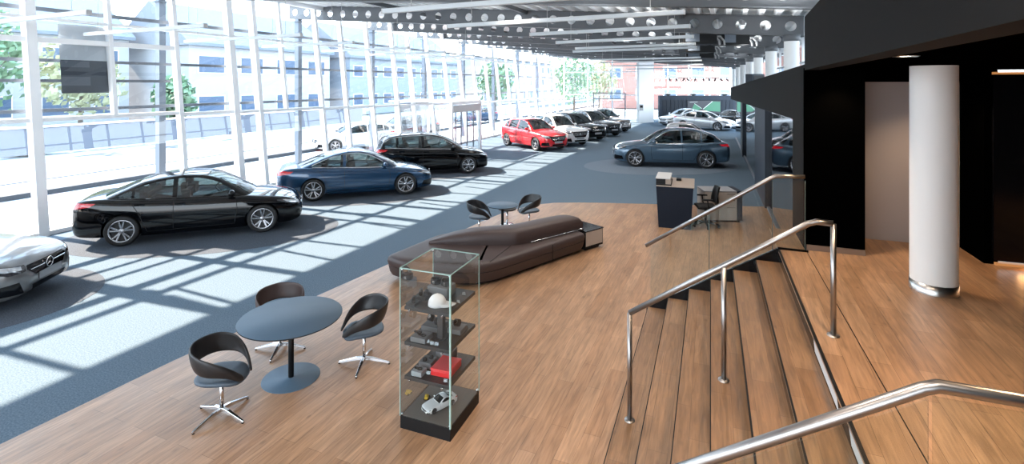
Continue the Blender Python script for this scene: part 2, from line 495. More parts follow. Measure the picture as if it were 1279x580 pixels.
# ------------------------------------------------------------------ cars
# profiles run from the tail (x=0) to the nose (x=L), metres
SPECS = {
 'sedan': dict(L=4.55, W=.90, wb=2.73, ro=.95, R=.328,
   top=[(0,.58),(.03,.84),(.09,.97),(.25,1.035),(.6,1.045),(1.0,1.02),(1.6,.985),(2.6,.955),(3.2,.955),(3.45,.93),(3.9,.865),(4.2,.80),(4.40,.715),(4.50,.62),(4.55,.50)],
   bot=[(0,.44),(.05,.30),(.2,.23),(.6,.2),(1.5,.17),(3.2,.16),(4.2,.165),(4.42,.19),(4.52,.25),(4.55,.36)],
   roof=[(.20,.86),(.45,1.03),(.8,1.19),(1.2,1.335),(1.6,1.415),(2.0,1.445),(2.4,1.425),(2.75,1.345),(3.1,1.175),(3.4,1.0),(3.6,.86)],
   sw=[(.78,1.10),(1.15,1.86),(1.95,3.0)], ws=(2.5,3.34), rw=(.42,1.2), hatch=False),
 'coupe': dict(L=4.69, W=.915, wb=2.73, ro=1.03, R=.335,
   top=[(0,.56),(.03,.80),(.09,.93),(.25,1.0),(.6,1.03),(1.1,1.015),(1.7,.985),(2.7,.95),(3.3,.95),(3.55,.925),(4.0,.855),(4.3,.79),(4.52,.705),(4.63,.61),(4.69,.49)],
   bot=[(0,.44),(.05,.30),(.2,.23),(.6,.2),(1.5,.17),(3.2,.16),(4.3,.165),(4.55,.19),(4.65,.25),(4.69,.36)],
   roof=[(.25,.86),(.5,1.01),(.85,1.14),(1.25,1.285),(1.65,1.385),(2.05,1.435),(2.4,1.425),(2.8,1.34),(3.15,1.175),(3.5,1.0),(3.7,.86)],
   sw=[(.98,1.88),(1.97,3.12)], ws=(2.52,3.42), rw=(.5,1.35), hatch=False, chrome=True),
 'compact': dict(L=4.42, W=.90, wb=2.73, ro=.80, R=.328,
   top=[(0,.52),(.03,.78),(.08,.93),(.2,1.02),(.6,1.02),(1.4,.985),(2.4,.955),(3.05,.955),(3.3,.93),(3.75,.865),(4.06,.80),(4.27,.715),(4.37,.62),(4.42,.50)],
   bot=[(0,.40),(.05,.30),(.2,.23),(.6,.2),(1.5,.17),(3.1,.16),(4.1,.165),(4.29,.19),(4.39,.25),(4.42,.36)],
   roof=[(.05,.85),(.16,1.02),(.36,1.22),(.62,1.355),(1.1,1.43),(1.8,1.45),(2.25,1.425),(2.6,1.345),(2.95,1.175),(3.25,1.0),(3.45,.86)],
   sw=[(.52,.80),(.86,1.70),(1.79,2.86)], ws=(2.36,3.2), rw=(.06,.52), hatch=True),
 'tall': dict(L=4.42, W=.90, wb=2.73, ro=.83, R=.328,
   top=[(0,.52),(.03,.82),(.08,.98),(.2,1.08),(.6,1.08),(1.4,1.045),(2.4,1.015),(3.15,1.01),(3.4,.985),(3.8,.92),(4.08,.85),(4.27,.76),(4.37,.66),(4.42,.52)],
   bot=[(0,.40),(.05,.31),(.2,.24),(.6,.21),(1.5,.18),(3.1,.175),(4.1,.18),(4.29,.2),(4.39,.26),(4.42,.36)],
   roof=[(.03,.9),(.12,1.10),(.28,1.33),(.5,1.47),(1.0,1.545),(1.7,1.565),(2.2,1.54),(2.6,1.45),(2.98,1.27),(3.32,1.07),(3.55,.92)],
   sw=[(.38,.84),(.89,1.76),(1.85,2.98)], ws=(2.32,3.28), rw=(.04,.42), hatch=True, chrome=True),
 'crossover': dict(L=4.41, W=.917, wb=2.73, ro=.83, R=.355,
   top=[(0,.58),(.03,.90),(.08,1.04),(.2,1.12),(.6,1.12),(1.4,1.085),(2.4,1.06),(3.05,1.065),(3.3,1.05),(3.75,.995),(4.06,.935),(4.27,.85),(4.37,.74),(4.41,.58)],
   bot=[(0,.46),(.05,.36),(.2,.28),(.6,.25),(1.5,.22),(3.1,.215),(4.1,.22),(4.29,.25),(4.38,.31),(4.41,.42)],
   roof=[(.06,.95),(.18,1.16),(.36,1.36),(.62,1.49),(1.1,1.585),(1.7,1.61),(2.15,1.59),(2.5,1.51),(2.85,1.33),(3.15,1.14),(3.4,.95)],
   sw=[(.50,.82),(.88,1.70),(1.79,2.80)], ws=(2.28,3.12), rw=(.07,.52), hatch=True, clad=.40),
 'boxy': dict(L=4.63, W=.917, wb=2.83, ro=.90, R=.36,
   top=[(0,.60),(.03,.95),(.07,1.08),(.15,1.14),(.6,1.12),(1.4,1.09),(2.6,1.08),(3.2,1.085),(3.5,1.07),(3.95,1.03),(4.3,.985),(4.52,.90),(4.60,.78),(4.63,.60)],
   bot=[(0,.46),(.05,.36),(.2,.28),(.6,.25),(1.5,.22),(3.2,.215),(4.3,.22),(4.5,.25),(4.6,.31),(4.63,.42)],
   roof=[(.03,.95),(.10,1.20),(.22,1.46),(.4,1.60),(.9,1.65),(1.7,1.665),(2.35,1.64),(2.7,1.54),(3.0,1.36),(3.28,1.16),(3.5,.95)],
   sw=[(.34,.86),(.92,1.82),(1.91,2.98)], ws=(2.46,3.24), rw=(.04,.34), hatch=True, clad=.40, rails=True),
 'suv': dict(L=4.72, W=.945, wb=2.87, ro=.97, R=.375,
   top=[(0,.60),(.03,.92),(.08,1.07),(.2,1.15),(.6,1.14),(1.4,1.10),(2.6,1.08),(3.25,1.085),(3.5,1.07),(3.95,1.02),(4.35,.96),(4.6,.87),(4.69,.76),(4.72,.60)],
   bot=[(0,.46),(.05,.36),(.2,.28),(.6,.25),(1.5,.22),(3.2,.215),(4.35,.22),(4.58,.25),(4.68,.31),(4.72,.42)],
   roof=[(.06,.95),(.18,1.18),(.36,1.40),(.62,1.54),(1.1,1.63),(1.8,1.655),(2.35,1.63),(2.7,1.54),(3.05,1.35),(3.36,1.15),(3.6,.95)],
   sw=[(.48,.92),(.98,1.84),(1.93,3.02)], ws=(2.46,3.32), rw=(.07,.52), hatch=True, clad=.38, rails=True),
 'electric': dict(L=4.76, W=.942, wb=2.87, ro=1.0, R=.37,
   top=[(0,.58),(.03,.88),(.09,1.01),(.25,1.09),(.6,1.10),(1.4,1.07),(2.6,1.04),(3.3,1.045),(3.55,1.03),(4.0,.975),(4.4,.91),(4.63,.82),(4.73,.70),(4.76,.56)],
   bot=[(0,.44),(.05,.33),(.2,.26),(.6,.23),(1.5,.20),(3.2,.195),(4.35,.2),(4.6,.23),(4.72,.29),(4.76,.40)],
   roof=[(.10,.95),(.28,1.13),(.52,1.31),(.85,1.46),(1.3,1.575),(1.9,1.62),(2.4,1.59),(2.75,1.5),(3.1,1.31),(3.42,1.11),(3.65,.93)],
   sw=[(.66,1.14),(1.20,1.92),(2.0,3.06)], ws=(2.5,3.38), rw=(.12,.75), hatch=True, chrome=True),
 'micro': dict(L=2.75, W=.83, wb=1.87, ro=.42, R=.30,
   top=[(0,.60),(.03,.90),(.07,1.02),(.14,1.08),(.4,1.06),(.9,1.02),(1.6,1.0),(1.95,1.0),(2.2,.97),(2.45,.90),(2.62,.80),(2.72,.66),(2.75,.52)],
   bot=[(0,.40),(.05,.30),(.2,.23),(.6,.2),(1.5,.18),(2.3,.19),(2.6,.22),(2.7,.27),(2.75,.36)],
   roof=[(.02,.92),(.08,1.15),(.18,1.38),(.32,1.50),(.7,1.545),(1.1,1.55),(1.4,1.51),(1.65,1.39),(1.9,1.20),(2.1,1.04),(2.25,.92)],
   sw=[(.80,1.92)], ws=(1.42,2.08), rw=(.03,.30), hatch=True),
 'sports': dict(L=4.55, W=.97, wb=2.63, ro=.95, R=.345,
   top=[(0,.56),(.03,.78),(.1,.9),(.3,.97),(.7,.98),(1.2,.93),(2.0,.88),(2.6,.88),(3.0,.87),(3.6,.82),(4.1,.74),(4.4,.64),(4.51,.55),(4.55,.44)],
   bot=[(0,.36),(.05,.26),(.2,.2),(.6,.16),(1.5,.13),(3.2,.13),(4.2,.13),(4.42,.15),(4.52,.2),(4.55,.3)],
   roof=[(.3,.85),(.6,1.0),(1.0,1.15),(1.4,1.25),(1.8,1.285),(2.1,1.25),(2.4,1.14),(2.7,.99),(2.95,.82)],
   sw=[(1.05,2.55)], ws=(2.02,2.72), rw=(.5,1.35), hatch=False),
}

def patch(bvh, poly, d, off, cuts=2):
    d = Vector(d).normalized()
    bm = bmesh.new()
    vs = [bm.verts.new(p) for p in poly]
    bm.faces.new(vs)
    bmesh.ops.triangulate(bm, faces=bm.faces)
    for _ in range(cuts):
        bmesh.ops.subdivide_edges(bm, edges=bm.edges, cuts=1, use_grid_fill=True)
        bmesh.ops.triangulate(bm, faces=bm.faces)
    dead = []
    for v in bm.verts:
        h = bvh.ray_cast(v.co - d*3, d)
        if h[0] is None: dead.append(v)
        else:
            n = h[1] if h[1].dot(d) < 0 else -h[1]
            v.co = h[0] + n*off
    bmesh.ops.delete(bm, geom=dead, context='VERTS')
    bm.verts.index_update()
    V = [v.co.copy() for v in bm.verts]
    F = []
    for f in bm.faces:
        f.normal_update()
        ids = [v.index for v in f.verts]
        if f.normal.dot(d) > 0: ids.reverse()
        F.append(tuple(ids))
    bm.free()
    return V, F

def ribbon(bvh, line, d, w, off, step=.06):
    """thin strip along a polyline (points in 3-D), thrown onto the surface along d"""
    d = Vector(d).normalized()
    pts = []
    for a, b in zip(line[:-1], line[1:]):
        a, b = Vector(a), Vector(b)
        n = max(1, int((b-a).length/step))
        for i in range(n): pts.append(a + (b-a)*i/n)
    pts.append(Vector(line[-1]))
    rows = []
    for i, p in enumerate(pts):
        t = (pts[min(i+1, len(pts)-1)] - pts[max(i-1, 0)]).normalized()
        s = t.cross(d).normalized()*w/2
        r = []
        for q in (p-s, p+s):
            h = bvh.ray_cast(q - d*3, d)
            if h[0] is None: r = None; break
            n = h[1] if h[1].dot(d) < 0 else -h[1]
            r.append(h[0] + n*off)
        rows.append(r)
    V, F = [], []
    prev = None
    for r in rows:
        if r is None: prev = None; continue
        i = len(V); V += r
        if prev is not None: F.append((prev, prev+1, i+1, i))
        prev = i
    return V, F

def mirror_add(mb, VF):
    V, F = VF
    mb.add(V, F, True)
    mb.add([(p[0], -p[1], p[2]) for p in V], [tuple(reversed(f)) for f in F], True)

CAR_CACHE = {}
def car_meshes(kind):
    if kind in CAR_CACHE: return CAR_CACHE[kind]
    S = SPECS[kind]
    L, W, R, ro, wb = S['L'], S['W'], S['R'], S['ro'], S['wb']
    top, bot, roof = pchip(S['top']), pchip(S['bot']), pchip(S['roof'])
    plan = pchip([(0, .60), (.04, .745), (.14, .86), (.32, .925), (.6, .965), (1.0, .985), (L*.42, 1.0), (L-1.0, .99),
                  (L-.55, .955), (L-.3, .89), (L-.14, .78), (L-.05, .655), (L, .48)])
    crown = pchip([(0, .02), (.3, .03), (L*.5, .04), (L-1, .075), (L-.4, .05), (L, .03)])
    hw = lambda x: W*plan(x)
    shoulder = lambda x: top(x) - crown(x)
    xs = sorted(set([0, .012, .03, .055, .09, .14, .2, .28, .38, .5, .65] + list(np.linspace(.8, L-.9, 22)) +
                    [L-.75, L-.6, L-.48, L-.38, L-.29, L-.21, L-.145, L-.095, L-.055, L-.025, L-.008, L]))
    rel = [(.10, .965), (.2, .985), (.34, .996), (.5, 1.0), (.62, .998), (.72, .992), (.8, .982), (.87, .968), (.93, .95), (.975, .925), (1.0, .895)]
    def section(x):
        w, zb, zt, cr = hw(x), bot(x), top(x), crown(x)
        zs = zt - cr
        p = [(0, zb), (.6*w, zb), (.84*w, zb), (.92*w, zb+.015)]
        p += [(w*m, zb + (zs-zb)*r) for r, m in rel]
        p += [(w*k, zs + cr*(1-(k/.895)**2)) for k in (.8, .65, .48, .3, .15)]
        p.append((0, zt))
        return p
    mb = MB(); mb.smooth = True
    rows = []
    for x in xs:
        p = section(x)
        rows.append([(x, y, z) for y, z in p] + [(x, -y, z) for y, z in reversed(p[1:-1])])
    mb.grid(rows, True, closed=True)
    n = len(rows[0])
    mb.add(rows[0], [tuple(reversed(range(n)))], True)
    mb.add(rows[-1], [tuple(range(n))], True)
    body0 = mb.mesh('body', [M_BLACK]); fix_mesh(body0, 1e-5)
    xw = [ro, ro+wb]
    cut = MB()
    ra = R + .04
    for x in xw:
        for s in (-1, 1):
            cut.cyl((x, s*(W-.30), R), (x, s*(W+.3), R), ra, 40)
    cm = cut.mesh('c', [M_BLACK]); fix_mesh(cm, 1e-5)
    body = bool_mesh(body0, [cm])
    xwin0, xwin1 = S['roof'][0][0]+.05, S['roof'][-1][0]-.12
    wbp = pchip([(0, .60), (.15, .72), (.5, .80), (1.2, .865), (2.2, .885), (3.0, .865), (3.7, .80), (L, .7)])
    gw = lambda x: W*wbp(x)
    for p in body.polygons:
        c = p.center
        m = 0
        for x in xw:
            r = math.hypot(c.x-x, c.z-R)
            if r < ra+.004 and abs(c.y) > W-.31 and (r > ra-.02 or abs(p.normal.y) > .9): m = 1 if (r > ra-.012 or abs(c.y) < W-.28) else m
        if m == 0:
            if c.z < S.get('clad', .0): m = 2
            elif c.z < bot(c.x)+.03: m = 2
            elif p.normal.z > .5 and xwin0 < c.x < xwin1 and abs(c.y) < gw(c.x)-.03 and c.z > .8: m = 3
        p.material_index = m
    body.materials.clear()
    for m in (M_BLACK, M_BLACK, M_CLAD, M_CABIN): body.materials.append(m)
    body.polygons.foreach_set('use_smooth', [True]*len(body.polygons))
    body.set_sharp_from_angle(angle=math.radians(38))
    bm = bmesh.new(); bm.from_mesh(body0); bvh = BVHTree.FromBMesh(bm); bm.free()
    # ---- greenhouse
    k = .40
    z0 = .70
    gx = sorted(set(list(np.linspace(S['roof'][0][0], S['roof'][-1][0], 46)) + [p[0] for p in S['roof']]))
    def gtop(x, y, d=0):
        b = .16*(y/.8)**2
        return min(roof(x+b), roof(x-b)) - .035*(y/.6)**2 - d
    def gsec(x, ins=0, zlow=z0):
        w0 = gw(x) - ins
        belt = shoulder(x) - .02
        Wz = lambda z: max(.05, w0 - max(0, z-belt)*k - max(0, z-belt)**2*.12)
        zc = roof(x) - .05
        for _ in range(12): zc = .5*zc + .5*gtop(x, Wz(zc), ins*1.15)
        zc = max(zc, zlow+.02)
        zl = max(zlow+.01, zc-.05)
        pts = [(Wz(zlow), zlow)]
        for i in range(1, 7): 
            z = zlow + (zl-zlow)*i/6; pts.append((Wz(z), z))
        yt = Wz(zc)
        pts.append((Wz(zl+.6*(zc-zl)) - .006, zl+.6*(zc-zl)))
        pts.append((yt-.022, max(zl+.02, gtop(x, yt-.022, ins*1.15)-.008)))
        for f in (.90, .78, .6, .4, .2, 0):
            y = (yt-.02)*f; pts.append((y, max(zlow+.03, gtop(x, y, ins*1.15))))
        return pts, zc, Wz
    def gmesh(ins, zlow):
        mb = MB(); rows = []
        for x in gx:
            p = gsec(x, ins, zlow)[0]
            rows.append([(x, y, z) for y, z in p] + [(x, -y, z) for y, z in reversed(p[:-1])])
        mb.grid(rows, True, closed=True)
        n = len(rows[0])
        mb.add(rows[0], [tuple(reversed(range(n)))], True); mb.add(rows[-1], [tuple(range(n))], True)
        me = mb.mesh('g', [M_BLACK]); fix_mesh(me, 1e-6)
        return me
    outer = gmesh(0, z0); inner = gmesh(.03, z0-.12)
    bm = bmesh.new(); bm.from_mesh(outer); gbvh = BVHTree.FromBMesh(bm); bm.free()
    belt = lambda x: shoulder(x) + .02
    rtop = lambda x: gsec(x)[1] - .055
    polys = []
    for a, b in S['sw']:
        n = 12
        X = [a + (b-a)*i/n for i in range(n+1)]
        X = [x for x in X if rtop(x) > belt(x) + .012]
        # extend to the corner where roof line meets belt line
        lo = [(x, belt(x)) for x in X]
        hi = [(x, rtop(x)) for x in reversed(X)]
        polys.append(lo + hi)
    cut = MB()
    for pl in polys: cut.prismY(pl, -2, 2)
    c1 = cut.mesh('c1', [M_BLACK]); fix_mesh(c1)
    cut = MB()
    a, b = S['ws']
    ws = [(a, -(gsec(a)[2](gsec(a)[1])-.10)), (b, -(gw(b)-.13)), (b+.06, -.35), (b+.08, 0), (b+.06, .35), (b, gw(b)-.13), (a, gsec(a)[2](gsec(a)[1])-.10), (a+.03, 0)]
    cut.prism(ws, .5, 3)
    a, b = S['rw']
    if S['hatch']:
        zt_, zb_ = rtop(b)-.0, belt((a+b)/2)+.04
        yb, yt = gw((a+b)/2)-.10, gsec(b)[2](gsec(b)[1])-.10
        rw = [(-yb, zb_), (yb, zb_), (yt, zt_), (-yt, zt_)]
        cut.prismX(rw, -1, b+.25)
        rwd = ((1, 0, 0), [(0, y, z) for y, z in rw])
    else:
        rw = [(a, -(gw(a)-.16)), (b, -(gsec(b)[2](gsec(b)[1])-.10)), (b, (gsec(b)[2](gsec(b)[1])-.10)), (a, gw(a)-.16)]
        cut.prism(rw, .5, 3)
        rwd = ((0, 0, -1), [(x, y, 0) for x, y in rw])
    c2 = cut.mesh('c2', [M_BLACK]); fix_mesh(c2)
    gh = bool_mesh(outer, [inner, c1, c2])
    gh.materials.clear(); gh.materials.append(M_BLACK); gh.materials.append(M_CABIN)
    for p in gh.polygons:
        p.use_smooth = True
        h = gbvh.find_nearest(p.center)
        p.material_index = 1 if (h[3] is not None and h[3] > .012) else 0
    gh.set_sharp_from_angle(angle=math.radians(35))
    # glass
    gl = {}
    side = []
    for pl in polys:
        cx = sum(p[0] for p in pl)/len(pl); cz = sum(p[1] for p in pl)/len(pl)
        V, F = patch(gbvh, [(x, 0, z) for x, z in pl], (0, -1, 0), -.008, 2)
        mb = MB(); mb.add(V, F, True); side.append(mb.mesh('side_window', [M_CARGLASS]))
        mb = MB(); mb.add([(p[0], -p[1], p[2]) for p in V], [tuple(reversed(f)) for f in F], True); side.append(mb.mesh('side_window', [M_CARGLASS]))
    mb = MB(); V, F = patch(gbvh, [(x, y, 0) for x, y in ws], (0, 0, -1), -.008, 3); mb.add(V, F, True)
    wsm = mb.mesh('windscreen', [M_CARGLASS])
    mb = MB(); V, F = patch(gbvh, rwd[1], rwd[0], -.008, 3); mb.add(V, F, True)
    rwm = mb.mesh('rear_window', [M_CARGLASS])
    # ---- shut lines
    ln = MB()
    zsill = bot(L/2) + .10
    dl = []
    xa, xb = S['sw'][-1]
    dl.append([(xa-.05, 0, shoulder(xa-.05)-.02), (xa-.05, 0, zsill+.04)])
    dl.append([(xa-.05, 0, zsill+.02), (xb+.10, 0, zsill+.02), (xb+.16, 0, .62), (xb+.12, 0, shoulder(xb+.1)-.03)])
    if len(S['sw']) > 1:
        xr = S['sw'][-2][0]
        dl.append([(xa-.05, 0, zsill+.02), (max(xr, ro+R+.14), 0, zsill+.02), (max(xr-.02, ro+.30), 0, .70), (max(xr-.05, ro+.1), 0, shoulder(xr)-.03)])
    for d_ in dl: mirror_add(ln, ribbon(bvh, d_, (0, -1, 0), .012, .002))
    lines = ln.mesh('shut_line', [M_BLACK])
    chrome = None
    if S.get('chrome'):
        ch = MB()
        x0, x1 = S['sw'][0][0], S['sw'][-1][1]
        pts = [(x, 0, belt(x)-.012) for x in np.linspace(x0+.02, x1, 20)]
        mirror_add(ch, ribbon(gbvh, pts, (0, -1, 0), .022, .004))
        pts = [(x, 0, rtop(x)+.012) for x in np.linspace(x0+.02, x1-.04, 24)]
        mirror_add(ch, ribbon(gbvh, pts, (0, -1, 0), .018, .004))
        chrome = ch.mesh('window_trim', [M_CHROME])
    # ---- lamps
    zn = top(L-.12)
    lamps = []
    def lamp(poly, d, m, name, off=.004, cuts=3):
        V, F = patch(bvh, poly, d, off, cuts)
        for s in (1, -1):
            mb = MB()
            mb.add(V if s > 0 else [(p[0], -p[1], p[2]) for p in V], F if s > 0 else [tuple(reversed(f)) for f in F], True)
            lamps.append((name, mb.mesh(name, [m])))
    suvlike = S.get('clad') is not None
    zh = shoulder(L-.28) - .075
    w1 = hw(L-.3)
    dh = .075 if suvlike else .06
    d = (-.75, -.66, 0)
    # surface points: inner front to outer rear
    pin = Vector((L-.06, .47*W/.9, zh-.03)); pout = Vector((L-.52, w1+.02, zh+.055))
    hl = [pin+Vector((0, 0, -dh)), pin+Vector((-.16, .16, -dh*1.15)), pout+Vector((.10, -.03, -dh*.9)), pout+Vector((-.06, .01, .01)), pout+Vector((0.12, -.03, .035)), pin+Vector((-.1, .1, dh*.75)), pin+Vector((0, 0, dh*.45))]
    lamp(hl, d, M_HEADD, 'headlight', .003)
    hl2 = [pin*.9+pout*.1+Vector((0, 0, -dh*.55)), pin*.55+pout*.45+Vector((0, 0, -dh*.8)), pin*.25+pout*.75+Vector((0, 0, -dh*.3)), pin*.12+pout*.88+Vector((0, 0, .025)), pin*.5+pout*.5+Vector((0, 0, dh*.42)), pin*.9+pout*.1+Vector((0, 0, dh*.25))]
    lamp(hl2, d, M_HEAD, 'headlight_lens', .006)
    # tail lamps
    zt2 = shoulder(.2) - .10
    ty0, ty1 = .42*W/.9, hw(.35)
    dt = (.72, -.69, 0)
    p0 = Vector((.03, ty0, zt2)); p1 = Vector((.40, ty1+.02, zt2+.035))
    tl = [p0+Vector((0, 0, -.05)), p0*.55+p1*.45+Vector((0, 0, -.075)), p1+Vector((-.05, 0, -.05)), p1+Vector((0.05, 0, .015)), p0*.4+p1*.6+Vector((0, 0, .05)), p0+Vector((0, 0, .05))]
    lamp(tl, dt, M_TAIL, 'tail_light', .004)
    # ---- front and rear faces
    fr = MB()
    zg1, zg0 = top(L-.10)-.045, bot(L-.05)+.24
    gwid = .46*W/.9 if not suvlike else .50
    gpoly = [(L, -gwid*.72, zg0), (L, gwid*.72, zg0), (L, gwid, (zg0+zg1)/2+.03), (L, gwid*.92, zg1), (L, -gwid*.92, zg1), (L, -gwid, (zg0+zg1)/2+.03)]
    V, F = patch(bvh, gpoly, (-1, 0, 0), .005, 3); fr.cur = 0; fr.add(V, F, True)
    # lower intakes
    zi0, zi1 = bot(L-.1)+.035, bot(L-.1)+.15
    V, F = patch(bvh, [(L, -.36, zi0), (L, .36, zi0), (L, .40, zi1-.02), (L, -.40, zi1-.02)], (-1, 0, 0), .005, 3); fr.add(V, F, True)
    dI = (-.8, -.6, 0)
    V, F = patch(bvh, [(L-.08, .50, zi0+.01), (L-.35, .86*W/.9, zi0+.03), (L-.33, .84*W/.9, zi0+.17), (L-.14, .54, zi0+.20)], dI, .005, 3); mirror_add(fr, (V, F))
    gm = fr.mesh('grille', [M_BLACKG])
    # louvres + star
    zc = (zg0+zg1)/2 + .01
    def surf(y, z):
        h = bvh.ray_cast(Vector((L+2, y, z)), Vector((-1, 0, 0)))
        return h[0].x if h[0] else L-.1
    louv = []
    for s in (-1, 1):
        for dz in ((0,) if not suvlike else (.04, -.04)):
            ys = [s*(.10 + (gwid*.90-.10)*i/6) for i in range(7)]
            lv = MB(); lv.tube([(surf(y, zc+dz)+.012, y, zc+dz) for y in ys], .009, 6); louv.append(lv.mesh('grille_bar', [M_CHROME]))
    st = MB()
    x0 = surf(0, zc)+.025
    tor = [(x0 + .006*math.sin(b), (.078+.009*math.cos(b))*math.cos(a_), zc + (.078+.009*math.cos(b))*math.sin(a_)) for a_ in np.linspace(0, 2*PI, 29)[:-1] for b in np.linspace(0, 2*PI, 7)[:-1]]
    fs = []
    for i in range(28):
        for j in range(6): fs.append((i*6+j, i*6+(j+1) % 6, ((i+1) % 28)*6+(j+1) % 6, ((i+1) % 28)*6+j))
    st.add(tor, fs, True)
    for q in range(3):
        a_ = PI/2 + q*2*PI/3
        tip = (x0, .076*math.cos(a_), zc+.076*math.sin(a_))
        l = (x0, .014*math.cos(a_+1), zc+.014*math.sin(a_+1)); r = (x0, .014*math.cos(a_-1), zc+.014*math.sin(a_-1))
        st.add([tip, l, (x0+.012, 0, zc), r, (x0-.006, 0, zc)], [(0, 1, 2), (0, 2, 3), (0, 4, 1), (0, 3, 4)], False)
    star = st.mesh('star_emblem', [M_CHROME])
    pl = MB()
    zp = bot(L-.05)+.19
    xp = surf(0, zp)+.012
    pl.box((xp, 0, zp), (.012, .52, .11))
    h = bvh.ray_cast(Vector((-2, 0, .62)), Vector((1, 0, 0)))
    xr = (h[0].x if h[0] else .05) - .008
    plate = pl.mesh('front_plate', [M_PLATE])
    pr = MB(); pr.box((xr, 0, zt2-.14), (.012, .52, .11)); plate_r = pr.mesh('rear_plate', [M_PLATED])
    # lower rear apron
    ap = MB()
    V, F = patch(bvh, [(0, -.55, bot(.1)+.03), (0, .55, bot(.1)+.03), (0, .5, bot(.1)+.17), (0, -.5, bot(.1)+.17)], (1, 0, 0), .004, 3); ap.add(V, F, True)
    apron = ap.mesh('rear_apron', [M_CLAD])
    # ---- mirrors, handles
    mir = []
    xm = S['ws'][1] - .30
    for s in (1, -1):
        mb = MB()
        ym = gw(xm) + .115
        zm = belt(xm)+.075
        mb.ellipsoid((xm, s*ym, zm), (.075, .12, .075), 14, 8)
        mb.bar((xm, s*(gw(xm)-.06), zm-.055), (xm, s*ym, zm-.03), .06, .03)
        mir.append(mb.mesh('wing_mirror', [M_BLACK]))
    hd = []
    hxs = [S['sw'][-1][0]+.08] + ([S['sw'][-2][0]+.12] if len(S['sw']) > 1 else [])
    for x in hxs:
        for s in (1, -1):
            z = shoulder(x)-.10
            hh = bvh.ray_cast(Vector((x, s*3, z)), Vector((0, -s, 0)))
            y = hh[0].y if hh[0] else s*W
            mb = MB(); mb.box((x, y+s*.014, z), (.20, .022, .026)); hd.append(mb.mesh('door_handle', [M_BLACK]))
    # ---- cabin
    cb = MB()
    xs_ = [S['ws'][1]-1.15, S['ws'][1]-2.0]
    zr = roof((S['ws'][0])) 
    seats = []
    for s in (-1, 1):
        mb = MB()
        mb.box((xs_[0]-.10, s*.36, .80), (.16, .46, .56)); mb.box((xs_[0]-.17, s*.36, zr-.30), (.10, .26, .18)); mb.bar((xs_[0]-.15, s*.36, 1.0), (xs_[0]-.17, s*.36, zr-.3), .1, .05)
        seats.append(mb.mesh('seat', [M_CABIN]))
    if len(S['sw']) > 1:
        mb = MB(); mb.box((xs_[1]-.05, 0, .85), (.16, 1.2, .45))
        for y in (-.4, .4): mb.box((xs_[1]-.1, y, zr-.36), (.09, .26, .15))
        seats.append(mb.mesh('seat', [M_CABIN]))
    mb = MB()
    sc = Vector((S['ws'][1]-.72, .36, belt(S['ws'][1]-.6)+.10))
    Rm = Matrix.Rotation(math.radians(-65), 3, 'Y')
    pts = [sc + Rm @ Vector((.17*math.cos(t), .17*math.sin(t), 0)) for t in np.linspace(0, 2*PI, 17)]
    mb.tube(pts, .014, 6)
    steer = mb.mesh('steering_wheel', [M_CABIN])
    rails = None
    if S.get('rails'):
        mb = MB()
        for s in (-1, 1):
            X = list(np.linspace(S['rw'][1]+.15, S['ws'][0]-.05, 10))
            mb.tube([(x, s*(gsec(x)[2](gsec(x)[1])-.07), gtop(x, gsec(x)[2](gsec(x)[1])-.07)+.035) for x in X], .016, 6)
        rails = mb.mesh('roof_rail', [M_RIM])
    # ---- wheel
    w_ = MB()
    tw = .225
    rr = R*.735
    prof = [(rr, -tw/2+.015), (rr+.02, -tw/2), (R-.03, -tw/2), (R-.006, -tw/2+.03), (R, -tw/2+.06), (R, tw/2-.06), (R-.006, tw/2-.03), (R-.03, tw/2), (rr+.02, tw/2), (rr, tw/2-.015), (rr-.012, tw/2-.03), (rr-.012, -tw/2+.03), (rr, -tw/2+.015)]
    w_.lathe(prof, 36, axis='Y')
    tyre = w_.mesh('wheel', [M_TYRE])
    r_ = MB(); r_.cur = 0
    yo = tw/2
    r_.lathe([(rr, yo-.012), (rr-.018, yo-.006), (rr-.03, yo-.03), (rr-.035, -.05)], 36, axis='Y')
    r_.cur = 1
    r_.lathe([(rr-.02, yo-.11), (.0005, yo-.11)], 36, axis='Y')
    r_.lathe([(rr*.68, yo-.085), (.001, yo-.085)], 30, axis='Y')
    r_.cur = 0
    r_.lathe([(.001, yo-.018), (.045, yo-.02), (.06, yo-.035), (.06, yo-.09)], 20, axis='Y')
    for q in range(5):
        a0 = PI/2 + q*2*PI/5
        for sgn in (-1, 1):
            a1 = a0 + sgn*.10; a2 = a0 + sgn*.20
            p = (.045*math.cos(a1), yo-.045, .045*math.sin(a1)); q2 = ((rr-.025)*math.cos(a2), yo-.028, (rr-.025)*math.sin(a2))
            r_.bar(p, q2, .032, .036, up=(0, 1, 0))
    rim = r_.mesh('rim', [M_RIM, M_RIMD])
    for me in (tyre, rim): fix_mesh(me, 1e-6)
    CAR_CACHE[kind] = dict(body=body, gh=gh, side=side, ws=wsm, rw=rwm, lines=lines, chrome=chrome, lamps=lamps, grille=gm, louv=louv, star=star,
                           plate=plate, plate_r=plate_r, apron=apron, mir=mir, hd=hd, seats=seats, steer=steer, rails=rails, tyre=tyre, rim=rim, S=S)
    return CAR_CACHE[kind]

PAINTED = {}
def painted(me, p):
    key = (me.name, p.name)
    if key not in PAINTED:
        c = me.copy(); c.materials[0] = p; PAINTED[key] = c
    return PAINTED[key]

